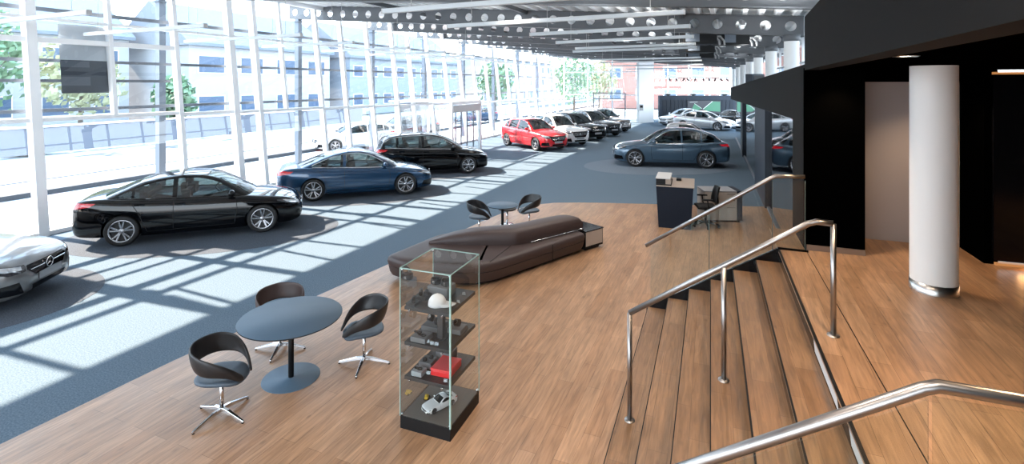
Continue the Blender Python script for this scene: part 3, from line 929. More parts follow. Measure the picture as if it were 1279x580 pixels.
def car(kind, pnt, loc, rz, name='car', label=None, cat='car', group=None, scale=1.0, rim_mat=None, clad=None, detail=2, roof_paint=None, glass=None):
    M = car_meshes(kind); S = M['S']
    root = empty(name, loc, rz, label=label, cat=cat, group=group)
    root.scale = (scale,)*3
    x0 = -(S['ro'] + S['wb']/2)
    def put(n, me, parent=root, loc=None, lab=None):
        o = meshobj(n, me, parent)
        o.location = loc if loc is not None else (x0, 0, 0)
        if lab: o['label'] = lab
        return o
    body = painted(M['body'], pnt)
    if clad:
        body = body.copy(); body.materials[2] = clad
    put('body', body)
    put('cabin_roof', painted(M['gh'], roof_paint or pnt))
    if detail > 0:
        for me in M['side']: put('side_window', me)
        put('windscreen', M['ws']); put('rear_window', M['rw'])
        for n, me in M['lamps']:
            if n == 'headlight': hlo = put(n, me)
            elif n == 'headlight_lens':
                put(n, me)
            else: put(n, me)
        g = put('grille', M['grille'])
        for lm in M['louv']: put('grille_bar', lm, g, (0, 0, 0))
        put('star_emblem', M['star'], g, (0, 0, 0))
        put('front_plate', M['plate']); put('rear_plate', M['plate_r']); put('rear_apron', M['apron'])
        put('shut_line', M['lines'])
        if M['chrome']: put('window_trim', M['chrome'])
        if M['rails']: put('roof_rail', M['rails'])
        for me in M['mir']: put('wing_mirror', painted(me, pnt))
        for me in M['hd']: put('door_handle', painted(me, pnt))
        for me in M['seats']: put('seat', me)
        put('steering_wheel', M['steer'])
    yw = S['W'] - .125
    rimme = M['rim']
    if rim_mat:
        rimme = painted(rimme, rim_mat)
    for x in (-S['wb']/2, S['wb']/2):
        for s in (-1, 1):
            w = put('wheel', M['tyre'], root, (x, s*yw, S['R']))
            if s < 0: w.rotation_euler = (0, 0, PI)
            put('rim', rimme, w, (0, 0, 0))
    return root

def car_by_wheels(kind, near_r, near_f, *a, side=-1, **k):
    """place by the ground contact of the two wheels on the side towards the viewer; side -1 = right-hand side"""
    S = SPECS[kind]
    d = (near_f-near_r); d.z = 0
    rz = math.atan2(d.y, d.x)
    mid = (near_r+near_f)/2
    lat = Vector((-math.sin(rz), math.cos(rz), 0))
    loc = mid - lat*side*(S['W']-.02)
    return loc, rz
# ------------------------------------------------------------------ the building
P1C = (-10.74, 11.95)                     # foot of the facade, survey coordinates
FA = math.radians(23.2)
def F(t, e=0.0, z=0.0):
    """t along the glass facade, e outwards from its foot"""
    return CW(P1C[0] + math.sin(FA)*t - math.cos(FA)*e, P1C[1] + math.cos(FA)*t + math.sin(FA)*e, z)
_d = F(1) - F(0)
FROT = math.atan2(_d.y, _d.x)             # local x along the facade, local y outwards
LEAN = math.tan(math.radians(6.5))
ZTOP = 6.62
def S_(name, **k):
    k.setdefault('kind', 'structure'); return dict(name=name, **k)

# floors -------------------------------------------------------------
mb = MB()
foot = [F(-16), F(44), CW(24, 50), CW(24, 30), CW(12, -6)]
mb.prism([(p.x, p.y) for p in foot], -.12, 0.0)
mb.build('floor', M_CARPET, kind='structure', label='blue grey carpet floor of the showroom')
edge = [(-10.5, -.75), (-4.98, 4.93), (-4.27, 6.48), (-3.3, 8.3), (-2.25, 10.2), (-1.35, 11.9), (-.78, 13.0), (-.33, 13.75), (.2, 14.4), (.7, 14.85), (1.25, 15.07), (2.0, 15.1), (2.85, 15.05), (4.6, 14.85), (7.2, 14.6), (9, 14.4), (9, -6), (-10, -6)]
mb = MB()
mb.prism([tuple(CW(*p).xy) for p in edge], 0.0005, .004)
mb.build('floor', M_WOOD, kind='structure', label='oak plank floor of the lounge area')
M_INLAYL = mat('carpet_pale_round', rough=.95, spec=.15, build=noise_build((.13, .165, .21), (.20, .24, .285), 55, .3))
def inlay(xc, zc, r, ry=None, m=M_INLAY):
    mb = MB(); p = CW(xc, zc)
    n = 64; ry = ry or r
    mb.T = Matrix.Translation(p) @ Matrix.Rotation(heading(12), 4, 'Z')
    mb.prism([(r*math.cos(2*PI*i/n), ry*math.sin(2*PI*i/n)) for i in range(n)], .0005, .003)
    mb.build('floor', m, kind='structure', label='round darker carpet disc let into the floor under a car')
inlay(-9.55, 8.0, 2.65, 1.8); inlay(-7.2, 12.1, 2.95, 1.75); inlay(-4.9, 16.3, 2.9, 1.6); inlay(-3.1, 20.2, 2.8, 1.5); inlay(6.4, 22.0, 3.4, 2.3, M_INLAYL)

# glass facade: one window per bay ------------------------------------
full = [-14.1, -12.36, -10.62, -8.88, -7.14, -5.4, -3.66, -1.92, -.18, 3.23, 5.05, 5.98, 8.9, 10.3, 12.0, 13.87, 15.2, 16.95, 18.7]
while full[-1] < 39: full.append(full[-1]+1.76)
half = {-.18: 1.5, 5.98: 7.13}
ztr = lambda t: max(2.28, 2.66 - .0155*max(t, 0))
eo = lambda z: z*LEAN
mull_w, mull_d = .12, .20
for i, (a, b) in enumerate(zip(full[:-1], full[1:])):
    w = empty(f'window_{i+1}', F(a), FROT, kind='structure', label='tall leaning glazed bay of the white framed facade')
    L = b-a
    z2 = ztr(a)
    # mullion at the start of the bay
    mb = MB()
    wd = .20 if a in (-.18, 5.05) else (.15 if a == 5.98 else mull_w)
    def mull(mb, x, wd, z0, z1, dep=mull_d):
        mb.add([(x-wd/2, eo(z0)-dep/2, z0), (x+wd/2, eo(z0)-dep/2, z0), (x+wd/2, eo(z0)+dep/2, z0), (x-wd/2, eo(z0)+dep/2, z0),
                (x-wd/2, eo(z1)-dep/2, z1), (x+wd/2, eo(z1)-dep/2, z1), (x+wd/2, eo(z1)+dep/2, z1), (x-wd/2, eo(z1)+dep/2, z1)],
               [(3, 2, 1, 0), (4, 5, 6, 7), (0, 1, 5, 4), (1, 2, 6, 5), (2, 3, 7, 6), (3, 0, 4, 7)])
    mull(mb, 0, wd, 0, ZTOP, .24 if wd > .14 else mull_d)
    mb.build('mullion', M_WHITE, w)
    if a in half:
        mb = MB(); mull(mb, half[a]-a, .10, z2, ZTOP, .16); mb.build('mullion', M_WHITE, w)
    def transom(zz, h, dep, m=M_WHITE, off=0, name='transom', x0=0, x1=None):
        mb = MB(); mb.box(((x0+(x1 or L))/2, eo(zz)+off, zz), ((x1 or L)-x0, dep, h)); mb.build(name, m, w)
    transom(.05, .10, .16, M_WHITE, name='sill')
    transom(z2, .10, .14)
    transom(5.07, .07, .12)
    if a < 3.2: transom(4.55, .13, .12)
    transom(ZTOP-.06, .16, .22)
    g = MB()
    g.add([(0, eo(.1), .1), (L, eo(.1), .1), (L, eo(ZTOP), ZTOP), (0, eo(ZTOP), ZTOP)], [(0, 1, 2, 3)])
    g.build('pane', M_GLASS, w, fix=False)
# sunshade rails outside
for n, (zz, h, t0, t1, off) in enumerate([(2.86, .085, -14, 39, .30), (3.58, .075, -14, 3.2, .30), (4.08, .08, -14, 39, .30), (5.33, .10, -14, 39, .30)]):
    mb = MB(); mb.bar((t0, eo(zz)+off, zz), (t1, eo(zz)+off, zz), .05, h)
    o = mb.build(f'trim_{n+1}', M_RAILGREY, kind='structure', label='long grey sunshade rail outside the facade glass')
    o.location = F(0); o.rotation_euler = (0, 0, FROT)

# roof ----------------------------------------------------------------
ROOF_SL = .076
zb = lambda y: 6.10 + ROOF_SL*(y-.75)          # underside of a beam at outward position y (negative = indoors)
BD = .57
def beam_mesh(y0, y1):
    mb = MB()
    cell = .62; rh = .143; t = .012
    n = int((y1-y0)/cell)
    cell = (y1-y0)/n
    K = 20
    for q in range(n):
        ya, yb = y0+q*cell, y0+(q+1)*cell
        yc = (ya+yb)/2; zc = zb(yc)+BD/2
        for sx in (-t, t):
            ring, out = [], []
            for k in range(K):
                a = 2*PI*k/K + PI/4
                c, s = math.cos(a), math.sin(a)
                ring.append((sx, yc+rh*c, zc+rh*s))
                m = max(abs(c), abs(s))
                yy = yc + cell/2*c/m
                out.append((sx, yy, zb(yy)+BD/2 + (BD/2-.02)*s/m))
            mb.add(ring+out, [(k, (k+1) % K, K+(k+1) % K, K+k) for k in range(K)], False)
        r1 = [(-t, yc+rh*math.cos(2*PI*k/K), zc+rh*math.sin(2*PI*k/K)) for k in range(K)]
        r2 = [(t, p[1], p[2]) for p in r1]
        mb.add(r1+r2, [(k, (k+1) % K, K+(k+1) % K, K+k) for k in range(K)], True)
    for dz, hh in ((.012, .024), (BD-.012, .024)):
        mb.bar((0, y0, zb(y0)+dz), (0, y1, zb(y1)+dz), .20, hh)
    return mb.mesh('beam', [M_STEEL_GREY])
bme = beam_mesh(-16.4, 2.5)
for kk in range(-2, 9):
    t = 4.6 + 4.75*kk if kk > 0 else 3.75 + 5.6*kk
    o = meshobj('beam', bme, kind='structure', label='dark grey steel roof beam with a row of round holes')
    o.location = F(t); o.rotation_euler = (0, 0, FROT)
# corrugated deck
mb = MB()
pitch = .42
y = -17.5; rows = []
t0, t1 = -16, 44
pr = [(0, 0), (.12, 0), (.17, .14), (.37, .14)]
Y = []
while y < .55:
    for dy, dz in pr: Y.append((y+dy, 6.66 + ROOF_SL*(y+dy-.75) + dz))
    y += pitch
mb.grid([[(t0, yy, zz) for yy, zz in Y], [(t1, yy, zz) for yy, zz in Y]], False)
o = mb.build('ceiling', M_DECK, kind='structure', fix=False, label='corrugated metal roof deck'); o.location = F(0); o.rotation_euler = (0, 0, FROT)
mb = MB(); mb.add([(t0, .62, 6.90), (t1, .62, 6.90), (t1, -17.6, 5.55), (t0, -17.6, 5.55)], [(0, 1, 2, 3)])
o = mb.build('roof', M_MGREY, kind='structure', fix=False, label='roof covering above the deck'); o.location = F(0); o.rotation_euler = (0, 0, FROT)
# white soffit trim along the facade head and dark fascia outside
mb = MB(); mb.box(((t0+t1)/2, .52, 6.72), (t1-t0, .55, .20)); o = mb.build('trim_6', M_WHITE, kind='structure', label='white roof edge trim along the facade head'); o.location = F(0); o.rotation_euler = (0, 0, FROT)
# purlins between the beams, seen from below
for n, yy in enumerate((-3.2, -8.2, -13.2)):
    mb = MB(); mb.bar((t0, yy, zb(yy)+BD-.07), (t1, yy, zb(yy)+BD-.07), .10, .14)
    o = mb.build('beam', M_STEEL_GREY, kind='structure', label='slim purlin crossing the roof beams'); o.location = F(0); o.rotation_euler = (0, 0, FROT)
# outside posts under the beams
for kk in range(-1, 8):
    t = 4.6 + 4.75*kk if kk > 0 else 3.75 + 5.6*kk
    mb = MB(); mb.box((0, 0, 3.1), (.20, .20, 6.2)); mb.box((0, 0, 6.1), (.34, .34, .03)); mb.box((0, 0, .02), (.4, .4, .04))
    o = mb.build('column', M_POST, kind='structure', label='blue grey steel post outside the facade under a roof beam')
    o.location = F(t, 2.0); o.rotation_euler = (0, 0, FROT)

# entrance vestibule ---------------------------------------------------
v0 = CW(-2.9, 24.6); v1 = CW(-1.72, 27.35)
dv = (v1-v0); vrot = math.atan2(dv.y, dv.x); VL = dv.length
d1 = empty('door_1', v0, vrot, kind='structure', label='glazed sliding entrance door in a white vestibule')
mb = MB()
for x in (0, VL): mb.box((x, 0, 1.3), (.12, .14, 2.6))
for x in (0, VL): mb.box((x, 3.2, 1.3), (.10, .12, 2.6))
mb.box((VL/2, 0, 2.55), (VL, .14, .12))
mb.box((VL/2, 1.8, 2.62), (VL+.1, 3.7, .06))
mb.build('door_frame', M_WHITE, d1)
mb = MB(); mb.box((VL/2, 0, 2.28), (VL-.12, .16, .34)); mb.build('door_header', M_LGREY, d1)
mb = MB(); mb.box((VL/2, 3.2, 2.3), (VL-.12, .1, .4)); mb.build('door_header', M_POST, d1)
for x in (.42, .98, 1.6, 2.3):
    mb = MB(); mb.box((x, .02, 1.05), (.045, .05, 2.1)); mb.build('door_stile', M_RAILGREY, d1)
for k, (a, b) in enumerate(((.06, .98), (.98, 1.6), (1.6, VL-.06))):
    mb = MB(); mb.add([(a, 0, .03), (b, 0, .03), (b, 0, 2.1), (a, 0, 2.1)], [(0, 1, 2, 3)]); mb.build('door_pane', M_GLASS, d1, fix=False)
for x in (0, VL):
    mb = MB(); mb.add([(x, 0, .03), (x, 3.2, .03), (x, 3.2, 2.5), (x, 0, 2.5)], [(0, 1, 2, 3)]); mb.build('door_pane', M_GLASS, d1, fix=False)

M_ENDW = mat('bright_white_plaster', (.95, .95, .95), .6)
# hall end -------------------------------------------------------------
E0, E1, E2 = (4.95, 48.7), (11.3, 46.0), (12.9, 47.0)
def wall_window(name, a, b, bays, z0, z1, trs, label):
    pa, pb = CW(*a), CW(*b); d = pb-pa; L = d.length
    w = empty(name, pa, math.atan2(d.y, d.x), kind='structure', label=label)
    for k in range(bays+1):
        mb = MB(); mb.box((L*k/bays, 0, (z0+z1)/2), (.11, .18, z1-z0)); mb.build('mullion', M_WHITE, w)
    for zz in trs:
        mb = MB(); mb.box((L/2, 0, zz), (L, .14, .10)); mb.build('transom', M_WHITE, w)
    mb = MB(); mb.add([(0, 0, z0), (L, 0, z0), (L, 0, z1), (0, 0, z1)], [(0, 1, 2, 3)]); mb.build('pane', M_GLASS, w, fix=False)
    return w
wall_window('window_61', E0, E1, 3, 0, 6.2, (.05, 2.5, 4.6, 6.1), 'glazed end wall of the hall')
wall_window('window_62', (13.0, 49.2), (23, 49.2), 5, 0, 6.0, (.05, 2.6, 4.3, 5.9), 'glazed end wall behind the dark stage wall')
mb = MB(); a, b = CW(*E1), CW(*E2); mb.bar((a.x, a.y, 3.1), (b.x, b.y, 3.1), .3, 6.2); mb.build('wall_end', M_ENDW, kind='structure', label='white plastered pier at the hall end')
mb = MB(); a, b = CW(*E2), CW(13.0, 49.2); mb.bar((a.x, a.y, 3.1), (b.x, b.y, 3.1), .2, 6.2); mb.build('wall_end', M_ENDW, kind='structure', label='white plastered return wall beside the dark stage wall')
# glazed door with frame in the end wall
pa, pb = CW(*E0), CW(*E1); d = (pb-pa); L = d.length
d2 = empty('door_2', pa + d*.42 + Vector((0, -.2, 0)), math.atan2(d.y, d.x), kind='structure', label='wide glazed door in the end wall')
mb = MB()
for x in (0, 2.9): mb.box((x, 0, 1.35), (.09, .1, 2.7))
for z in (2.68, 2.15): mb.box((1.45, 0, z), (2.9, .1, .08))
mb.build('door_frame', M_RAILGREY, d2)
mb = MB(); mb.add([(0, 0, 0.03), (2.9, 0, .03), (2.9, 0, 2.65), (0, 0, 2.65)], [(0, 1, 2, 3)]); mb.build('door_pane', M_GLASS, d2, fix=False)
# stage wall
a = CW(13.45, 47.0); b = CW(20.4, 46.9); d = b-a; L = d.length
o = empty('wall_stage', a, math.atan2(d.y, d.x), kind='structure', label='low dark navy panelled wall at the hall end')
M_NAVYW = mat('navy_wall', (.021, .034, .055), .6)
M_NAVYW2 = mat('navy_wall_panel', (.013, .021, .034), .6)
mb = MB(); mb.box((L/2, 0, 1.22), (L, .4, 2.44)); mb.build('wall_body', M_NAVYW, o)
mb = MB()
x = .45
while x < L-.2:
    mb.box((x, -.21, 1.05), (.30, .04, 2.0)); x += .36
mb.build('wall_panel', M_NAVYW2, o)
# screen
M_SCR1 = mat('screen_dark', (.03, .035, .045), .4, emit=(.05, .055, .07), estr=.3)
M_SCR2 = mat('screen_green', (.05, .17, .11), .4, emit=(.06, .26, .15), estr=.35)
M_SCR3 = mat('screen_line', (.5, .55, .55), .4, emit=(.6, .7, .7), estr=.4)
sc = empty('wall_screen', a + d*(2.55/L) + Vector((0, 0, .86)), math.atan2(d.y, d.x), label='wide wall screen with two green slopes on the dark stage wall', cat='screen')
mb = MB(); mb.box((1.5, -.26, .55), (3.0, .05, 1.12)); mb.build('screen_panel', M_SCR1, sc)
mb = MB(); mb.cur = 0
mb.prismY([(.25, .05), (.65, .05), (1.25, .42), (.62, .85)], -.292, -.287)
mb.prismY([(1.45, .35), (1.7, .20), (2.95, .12), (2.95, 1.02), (2.25, 1.05)], -.292, -.287)
mb.build('screen_image', M_SCR2, sc)
mb = MB(); mb.bar((1.4, -.295, .35), (2.25, -.295, 1.06), .01, .05); mb.bar((.62, -.295, .86), (1.3, -.295, .40), .01, .03); mb.bar((.2, -.295, .98), (.9, -.295, 1.0), .01, .03); mb.build('screen_line', M_SCR3, sc)
for k, x in enumerate((.85, 3.15, 6.0)):
    p = empty('projector', a + d*(x/L) + Vector((0, 0, 2.44)), math.atan2(d.y, d.x), label=['small dark projector box on the stage wall, one nearest the white pier', 'small dark projector box on the middle of the stage wall top', 'small dark projector box on the stage wall, one nearest the gallery'][k], cat='projector', group='projectors on the stage wall')
    mb = MB(); mb.box((0, 0, .09), (.42, .3, .12)); mb.build('projector_body', M_BLACK, p, bevel=.02)
    mb = MB(); mb.cyl((.1, -.15, .09), (.1, -.19, .09), .04); mb.box((0, 0, .015), (.2, .2, .03)); mb.build('lens', M_BLACKG, p)
p = empty('intercom', CW(11.55, 45.75, 1.2), heading(0), label='grey wall intercom on the white pier at the hall end', cat='intercom')
mb = MB(); mb.box((0, 0, .2), (.34, .06, .55)); mb.build('intercom_body', M_LGREY, p, bevel=.01)
mb = MB(); mb.box((0, -.035, .28), (.24, .02, .2)); mb.build('intercom_screen', M_BLACK, p)

# stairs ----------------------------------------------------------------
RISE, GO, XS0 = .176, .29, -.875
YN, YF = 2.2, 7.86
LAND = 7*RISE
st = empty('stairs', (0, 0, 0), kind='structure', label='wide oak stair rising to the landing')
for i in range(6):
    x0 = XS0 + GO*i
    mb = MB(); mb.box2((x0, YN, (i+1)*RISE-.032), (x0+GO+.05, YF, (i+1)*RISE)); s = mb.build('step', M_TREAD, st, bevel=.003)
    mb = MB(); mb.box2((x0+.012, YN+.01, i*RISE+.001), (x0+.03, YF-.01, (i+1)*RISE-.033)); mb.build('riser', M_BLACKG, s)
    mb = MB(); mb.box2((x0-.002, YN+.001, (i+1)*RISE-.010), (x0+(.012 if i > 3 else .007), YF-.001, (i+1)*RISE+.0012)); mb.build('nosing', M_BLACK, s)
M_RISERREFL = mat('riser_reflection_white', (.62, .64, .66), .3)  # white tone of a painted window reflection
xl = XS0+GO*6
mb = MB(); mb.box2((xl, -3.5, LAND-.04), (9.5, 9.0, LAND)); mb.build('landing_deck', M_WOOD, st)
mb = MB(); mb.box2((xl+.012, -3.5, LAND-.33), (xl+.06, YF, LAND-.041)); mb.build('riser', M_BLACKG, st)
for y0, y1 in ((4.37, 5.30), (2.4, 4.01)):  # window reflection on the top riser, painted as two white quads
    mb = MB(); mb.add([(xl+.011, y0, LAND-.150), (xl+.011, y1, LAND-.150), (xl+.011, y1+.10, LAND-.03), (xl+.011, y0+.10, LAND-.03)], [(0, 1, 2, 3)]); mb.build('riser_reflection', M_RISERREFL, st, fix=False)
mb = MB(); mb.box2((xl-.004, YN, LAND-.012), (xl+.02, YF, LAND+.002)); mb.build('nosing', M_BLACK, st)
mb = MB(); mb.box2((1.205, -3.4, LAND), (1.213, 8.0, LAND+.0015)); mb.build('joint', M_BLACK, st)
mb = MB(); mb.prismY([(XS0-.02, 0), (XS0-.02, RISE), (xl, LAND+.02), (xl+.36, LAND+.02), (xl+.36, 0)], YF, YF+.045); mb.build('stringer', M_BLACKG, st)
mb = MB(); mb.prismY([(XS0-.02, 0), (XS0-.02, RISE-.04), (xl, LAND-.05), (xl+.1, LAND-.05), (xl+.1, 0)], YN-.05, YN); mb.build('stringer', M_BLACKG, st)
M_GLASSEDGE2 = mat('glass_edge_pale', (.10, .13, .125), .2)
# rails
def rail_z(x, h=1.0): return (x-XS0)/GO*RISE + RISE + h
RB = (xl, LAND+1.0)
def handrail(label, y, pts, posts, glass, joints=True):
    r = empty('handrail', (0, y, 0), label=label, cat='handrail')
    mb = MB(); mb.tube([(x, dy, z) for x, dy, z in pts], .0275, 14); mb.build('rail', M_BRUSH, r)
    for (x, dy, z0, z1) in posts:
        mb = MB(); mb.cyl((x, dy, z0), (x, dy, z1), .024, 16); p = mb.build('post', M_BRUSH, r)
        mb = MB(); mb.lathe([(.0, .012), (.05, .010), (.052, 0)], 20, (x, dy, z0)); mb.build('post_foot', M_BRUSH, p)
    for poly in glass:
        mb = MB(); mb.prismY(poly, -.006, .006); mb.build('glass_panel', M_GLASSR, r)
        if joints:
            mb = MB(); mb.bar((poly[1][0], 0, poly[1][1]), (poly[2][0], 0, poly[2][1]), .012, .003); mb.build('glass_edge', M_GLASSEDGE2, r)
    return r
mz = lambda x: 1.245 + (x+.75)/(.862+.75)*(2.235-1.245)
handrail('brushed steel handrail on slim posts up the middle of the stair', 5.25,
         [(-.75, -.11, 1.235), (.83, .12, 2.215), (.90, .125, 2.24), (1.03, .10, 2.24)],
         [(-.747, -.11, RISE, 1.235), (.115, -.02, 4*RISE, 1.765), (1.03, .10, LAND, 2.24)], [])
fz = lambda x: 1.07 + (x+.91)/(1.71)*(1.147)
nz = lambda x: RISE + (x-XS0)/GO*RISE
handrail('brushed steel handrail on a glass balustrade along the far stair edge', 7.9,
         [(-.91, 0, 1.07), (.77, 0, 2.195), (.83, 0, 2.23), (1.19, 0, 2.24)], [],
         [[(-.84, nz(-.84)+.02), (-.02, nz(-.02)+.02), (-.02, fz(-.02)-.05), (-.84, fz(-.84)-.05)],
          [(-.005, nz(-.005)+.02), (.795, nz(.795)+.02), (.795, fz(.795)-.05), (-.005, fz(-.005)-.05)],
          [(.81, LAND+.0), (1.19, LAND+.0), (1.19, 2.19), (.81, 2.19)]])
gz = lambda x: 2.23 - (.87-x)*.621
handrail('thick brushed steel handrail on glass nearest the viewer', 2.65,
         [(-1.2, 0, gz(-1.2)), (.84, 0, gz(.84)), (.89, 0, 2.232), (3.2, 0, 2.235)], [],
         [[(-1.0, nz(-1.0)-.2), (.855, nz(.855)+.02), (.855, gz(.855)-.05), (-1.0, gz(-1.0)-.05)],
          [(.87, LAND+.002), (3.1, LAND+.002), (3.1, 2.185), (.87, 2.185)]], joints=False)

# gallery and dark walls on the right --------------------------------------
mb = MB()
fa, fb = (.57, -3.0), (1.2, 8.0)
mb.prism([fa, fb, (fb[0]+.2, fb[1]), (fa[0]+.2, fa[1])], 3.69, 4.42)
mb.build('trim_7', M_DGREY, kind='structure', label='charcoal fascia of the gallery above the landing')
mb = MB(); mb.prism([(fa[0]+.2, fa[1]), (fb[0]+.2, fb[1]), (fb[0]+.2, 9.3), (11, 9.3), (11, -3)], 3.70, 3.9); mb.build('ceiling', M_DBLACK, kind='structure', label='black soffit under the gallery')
# gallery edge beyond, slightly falling away
mb = MB()
A = [(1.2, 8.0, 2.97), (1.2, 8.0, 3.77), (1.2, 36, 3.27), (1.2, 36, 2.52)]
B = [(x+.25, y, z) for x, y, z in A]
mb.add(A+B, [(0, 1, 2, 3), (7, 6, 5, 4), (0, 4, 5, 1), (1, 5, 6, 2), (2, 6, 7, 3), (3, 7, 4, 0)])
mb.build('trim_8', M_DGREY, kind='structure', label='charcoal gallery edge running down the hall')
mb = MB(); mb.box2((1.42, 9.2, 2.95), (7, 40, 3.2)); mb.build('ceiling', M_DBLACK, kind='structure', label='gallery floor slab seen from below')
mb = MB(); mb.box2((1.2, 8.0, 0), (1.42, 9.1, 3.3)); mb.build('wall_pier', M_DGREY, kind='structure', label='charcoal wall pier at the stair head')
mb = MB(); mb.box2((1.2, 7.99, LAND-.3), (1.90, 8.10, 3.72)); mb.build('wall_front', M_DBLACK, kind='structure', label='black wall panel beside the stair head')
mb = MB(); mb.box2((1.22, 7.975, LAND), (1.90, 7.99, LAND+.075)); mb.build('baseboard_front', M_BRUSH, kind='structure', label='brushed steel baseboard')
mb = MB(); mb.box2((1.78, 8.1, LAND), (1.90, 9.0, 3.72)); mb.build('wall_side', M_DBLACK, kind='structure', label='black reveal of the recess')
M_BEIGEW = mat('recess_beige', (.42, .365, .345), .6)
mb = MB(); mb.box2((1.90, 8.88, LAND), (3.25, 8.98, 3.53)); mb.build('wall_recess', M_BEIGEW, kind='structure', label='pale beige wall panel in the recess behind the column')
mb = MB(); mb.box2((1.90, 8.84, 3.53), (3.25, 8.98, 3.72)); mb.build('wall_recess', M_DBLACK, kind='structure', label='black strip above the beige panel')
mb = MB(); mb.box2((3.22, 8.2, LAND), (3.36, 8.98, 3.72)); mb.build('wall_side', M_DBLACK, kind='structure', label='black wall return beside the column')
mb = MB(); mb.box2((3.30, 8.15, LAND+.06), (10, 8.25, 3.62)); mb.build('wall_glass', M_BLACKG, kind='structure', label='black glass wall with warm light strips')
mb = MB(); mb.box2((3.32, 8.16, LAND), (10, 8.24, LAND+.03)); mb.build('trim_9', M_LEDO, kind='structure', label='orange light strip at the foot of the black glass wall')
mb = MB(); mb.box2((3.30, 8.13, 3.62), (10, 8.2, 3.65)); mb.build('trim_10', M_LEDO, kind='structure', label='orange light strip above the black glass wall')
mb = MB(); mb.box2((.9, -3.2, LAND), (9.5, -3.05, 3.72)); mb.build('blocker_back', M_DBLACK, kind='structure', label='unseen black wall added behind the landing to darken reflections')  # unseen, added for black reflections and less light on the column
mb = MB(); mb.box2((9.4, -3, LAND), (9.5, 9, 3.72)); mb.build('blocker_right', M_DBLACK, kind='structure', label='unseen black wall added on the right to darken reflections')  # unseen, added so the black glass mirrors nothing bright
# dark glazing under the gallery edge
k = 0
for (y0, y1) in ((9.1, 16.0), (19.6, 27.0), (28.6, 36.0)):
    k += 1
    w = empty(f'window_{70+k}', (1.52, y0, 0), kind='structure', label='dark mirroring glass front under the gallery')
    mb = MB(); mb.box((0, (y1-y0)/2, 1.5), (.02, y1-y0, 3.0)); mb.build('pane', M_DARKGLASS, w)
    mb = MB(); mb.box((-.02, (y1-y0)/2, .03), (.06, y1-y0, .06)); mb.build('sill', M_RAILGREY, w)
mb = MB(); mb.box2((1.42, 16.0, 0), (1.66, 19.6, 3.0)); mb.build('wall_pier', M_NAVYW2, kind='structure', label='dark navy pier between the glass fronts')
mb = MB(); mb.box2((1.42, 27.0, 0), (1.66, 28.6, 3.0)); mb.build('wall_pier', M_NAVYW2, kind='structure', label='narrow dark pier between the glass fronts')
# gallery columns, windows
for kk in range(0, 7):
    pc = (7.72 + 4.75*.36*kk*.96, 14.15 + 4.75*.92*kk)
    c = CW(*pc)
    mb = MB(); mb.lathe([(.19, 3.2), (.19, zb(-15.6)-.18)], 28, (c.x, c.y, 0)); mb.build('column', M_WHITE2, kind='structure', label='round white gallery column carrying a roof beam')
    mb = MB(); mb.lathe([(.19, zb(-15.6)-.18), (.22, zb(-15.6)-.15), (.22, zb(-15.6)), (0, zb(-15.6))], 28, (c.x, c.y, 0)); mb.build('column', M_STEEL_GREY, kind='structure', label='dark cap of a gallery column')
w = empty('window_80', (3.4, 8.6, 0), kind='structure', label='bright gallery window wall behind the columns')
for q in range(16):
    mb = MB(); mb.box((0, q*1.8, 4.5), (.10, .08, 2.6)); mb.build('mullion', M_WHITE, w)
for z in (3.3, 4.35, 5.6):
    mb = MB(); mb.box((0, 13.5, z), (.1, 27, .07)); mb.build('transom', M_WHITE, w)
mb = MB(); mb.add([(0, 0, 3.2), (0, 27, 3.2), (0, 27, 5.8), (0, 0, 5.8)], [(0, 1, 2, 3)]); mb.build('pane', M_GLASS, w, fix=False)
# landing column
c = CW(4.64, 5.64)
mb = MB(); mb.lathe([(.212, LAND+.105), (.212, 3.71)], 48, (c.x, c.y, 0)); mb.build('column', mat('column_white', (.74, .72, .70), .65), kind='structure', label='big round white column on the landing')
mb = MB(); mb.lathe([(.218, LAND), (.218, LAND+.105), (.21, LAND+.106)], 48, (c.x, c.y, 0)); mb.build('baseboard_column', mat('steel_band', (.62, .60, .58), .3, 1.0), kind='structure', label='chrome foot band of the white column')
# ceiling downlights
for n, (px, py) in enumerate(((4.25, 6.62), (2.81, 3.66))):
    p = CW(px, py)
    dl = empty('downlight', (p.x, p.y, 3.70), label=['small round recessed downlight in the black soffit, deeper by the recess', 'small round recessed downlight in the black soffit, before the white column'][n], cat='ceiling light', group='downlights in the soffit')
    mb = MB(); mb.lathe([(.045, -.002), (.075, -.006), (.085, -.001)], 28); mb.build('downlight_ring', M_CHROME, dl)
    mb = MB(); mb.lathe([(.0, -.001), (.045, -.002)], 28); mb.build('lamp', M_LED, dl)
    ld = bpy.data.lights.new('landing_spot', 'SPOT'); ld.energy = 65; ld.color = (1, .72, .45); ld.spot_size = math.radians(105); ld.spot_blend = .8; ld.shadow_soft_size = .05
    lo = bpy.data.objects.new('landing_spot', ld); COL.objects.link(lo); lo.location = (p.x, p.y, 3.67)
for (x, y, en) in ((5.4, 5.0, 100), (6.4, 7.0, 110), (3.3, .6, 85), (1.6, 3.4, 60), (2.6, 1.8, 60), (2.75, 8.1, 40)):  # further spots without fittings, added to brighten the landing
    ld = bpy.data.lights.new('landing_spot', 'SPOT'); ld.energy = en; ld.color = (1, .70, .42); ld.spot_size = math.radians(110); ld.spot_blend = .8; ld.shadow_soft_size = .06
    lo = bpy.data.objects.new('landing_spot', ld); COL.objects.link(lo); lo.location = (x, y, 3.67)
ld = bpy.data.lights.new('strip_lamp', 'AREA'); ld.shape = 'RECTANGLE'; ld.size = 5; ld.size_y = .05; ld.energy = 9; ld.color = (1, .5, .2)
lo = bpy.data.objects.new('strip_lamp', ld); COL.objects.link(lo); lo.location = (6.0, 8.08, LAND+.12); lo.rotation_euler = (math.radians(-55), 0, 0)

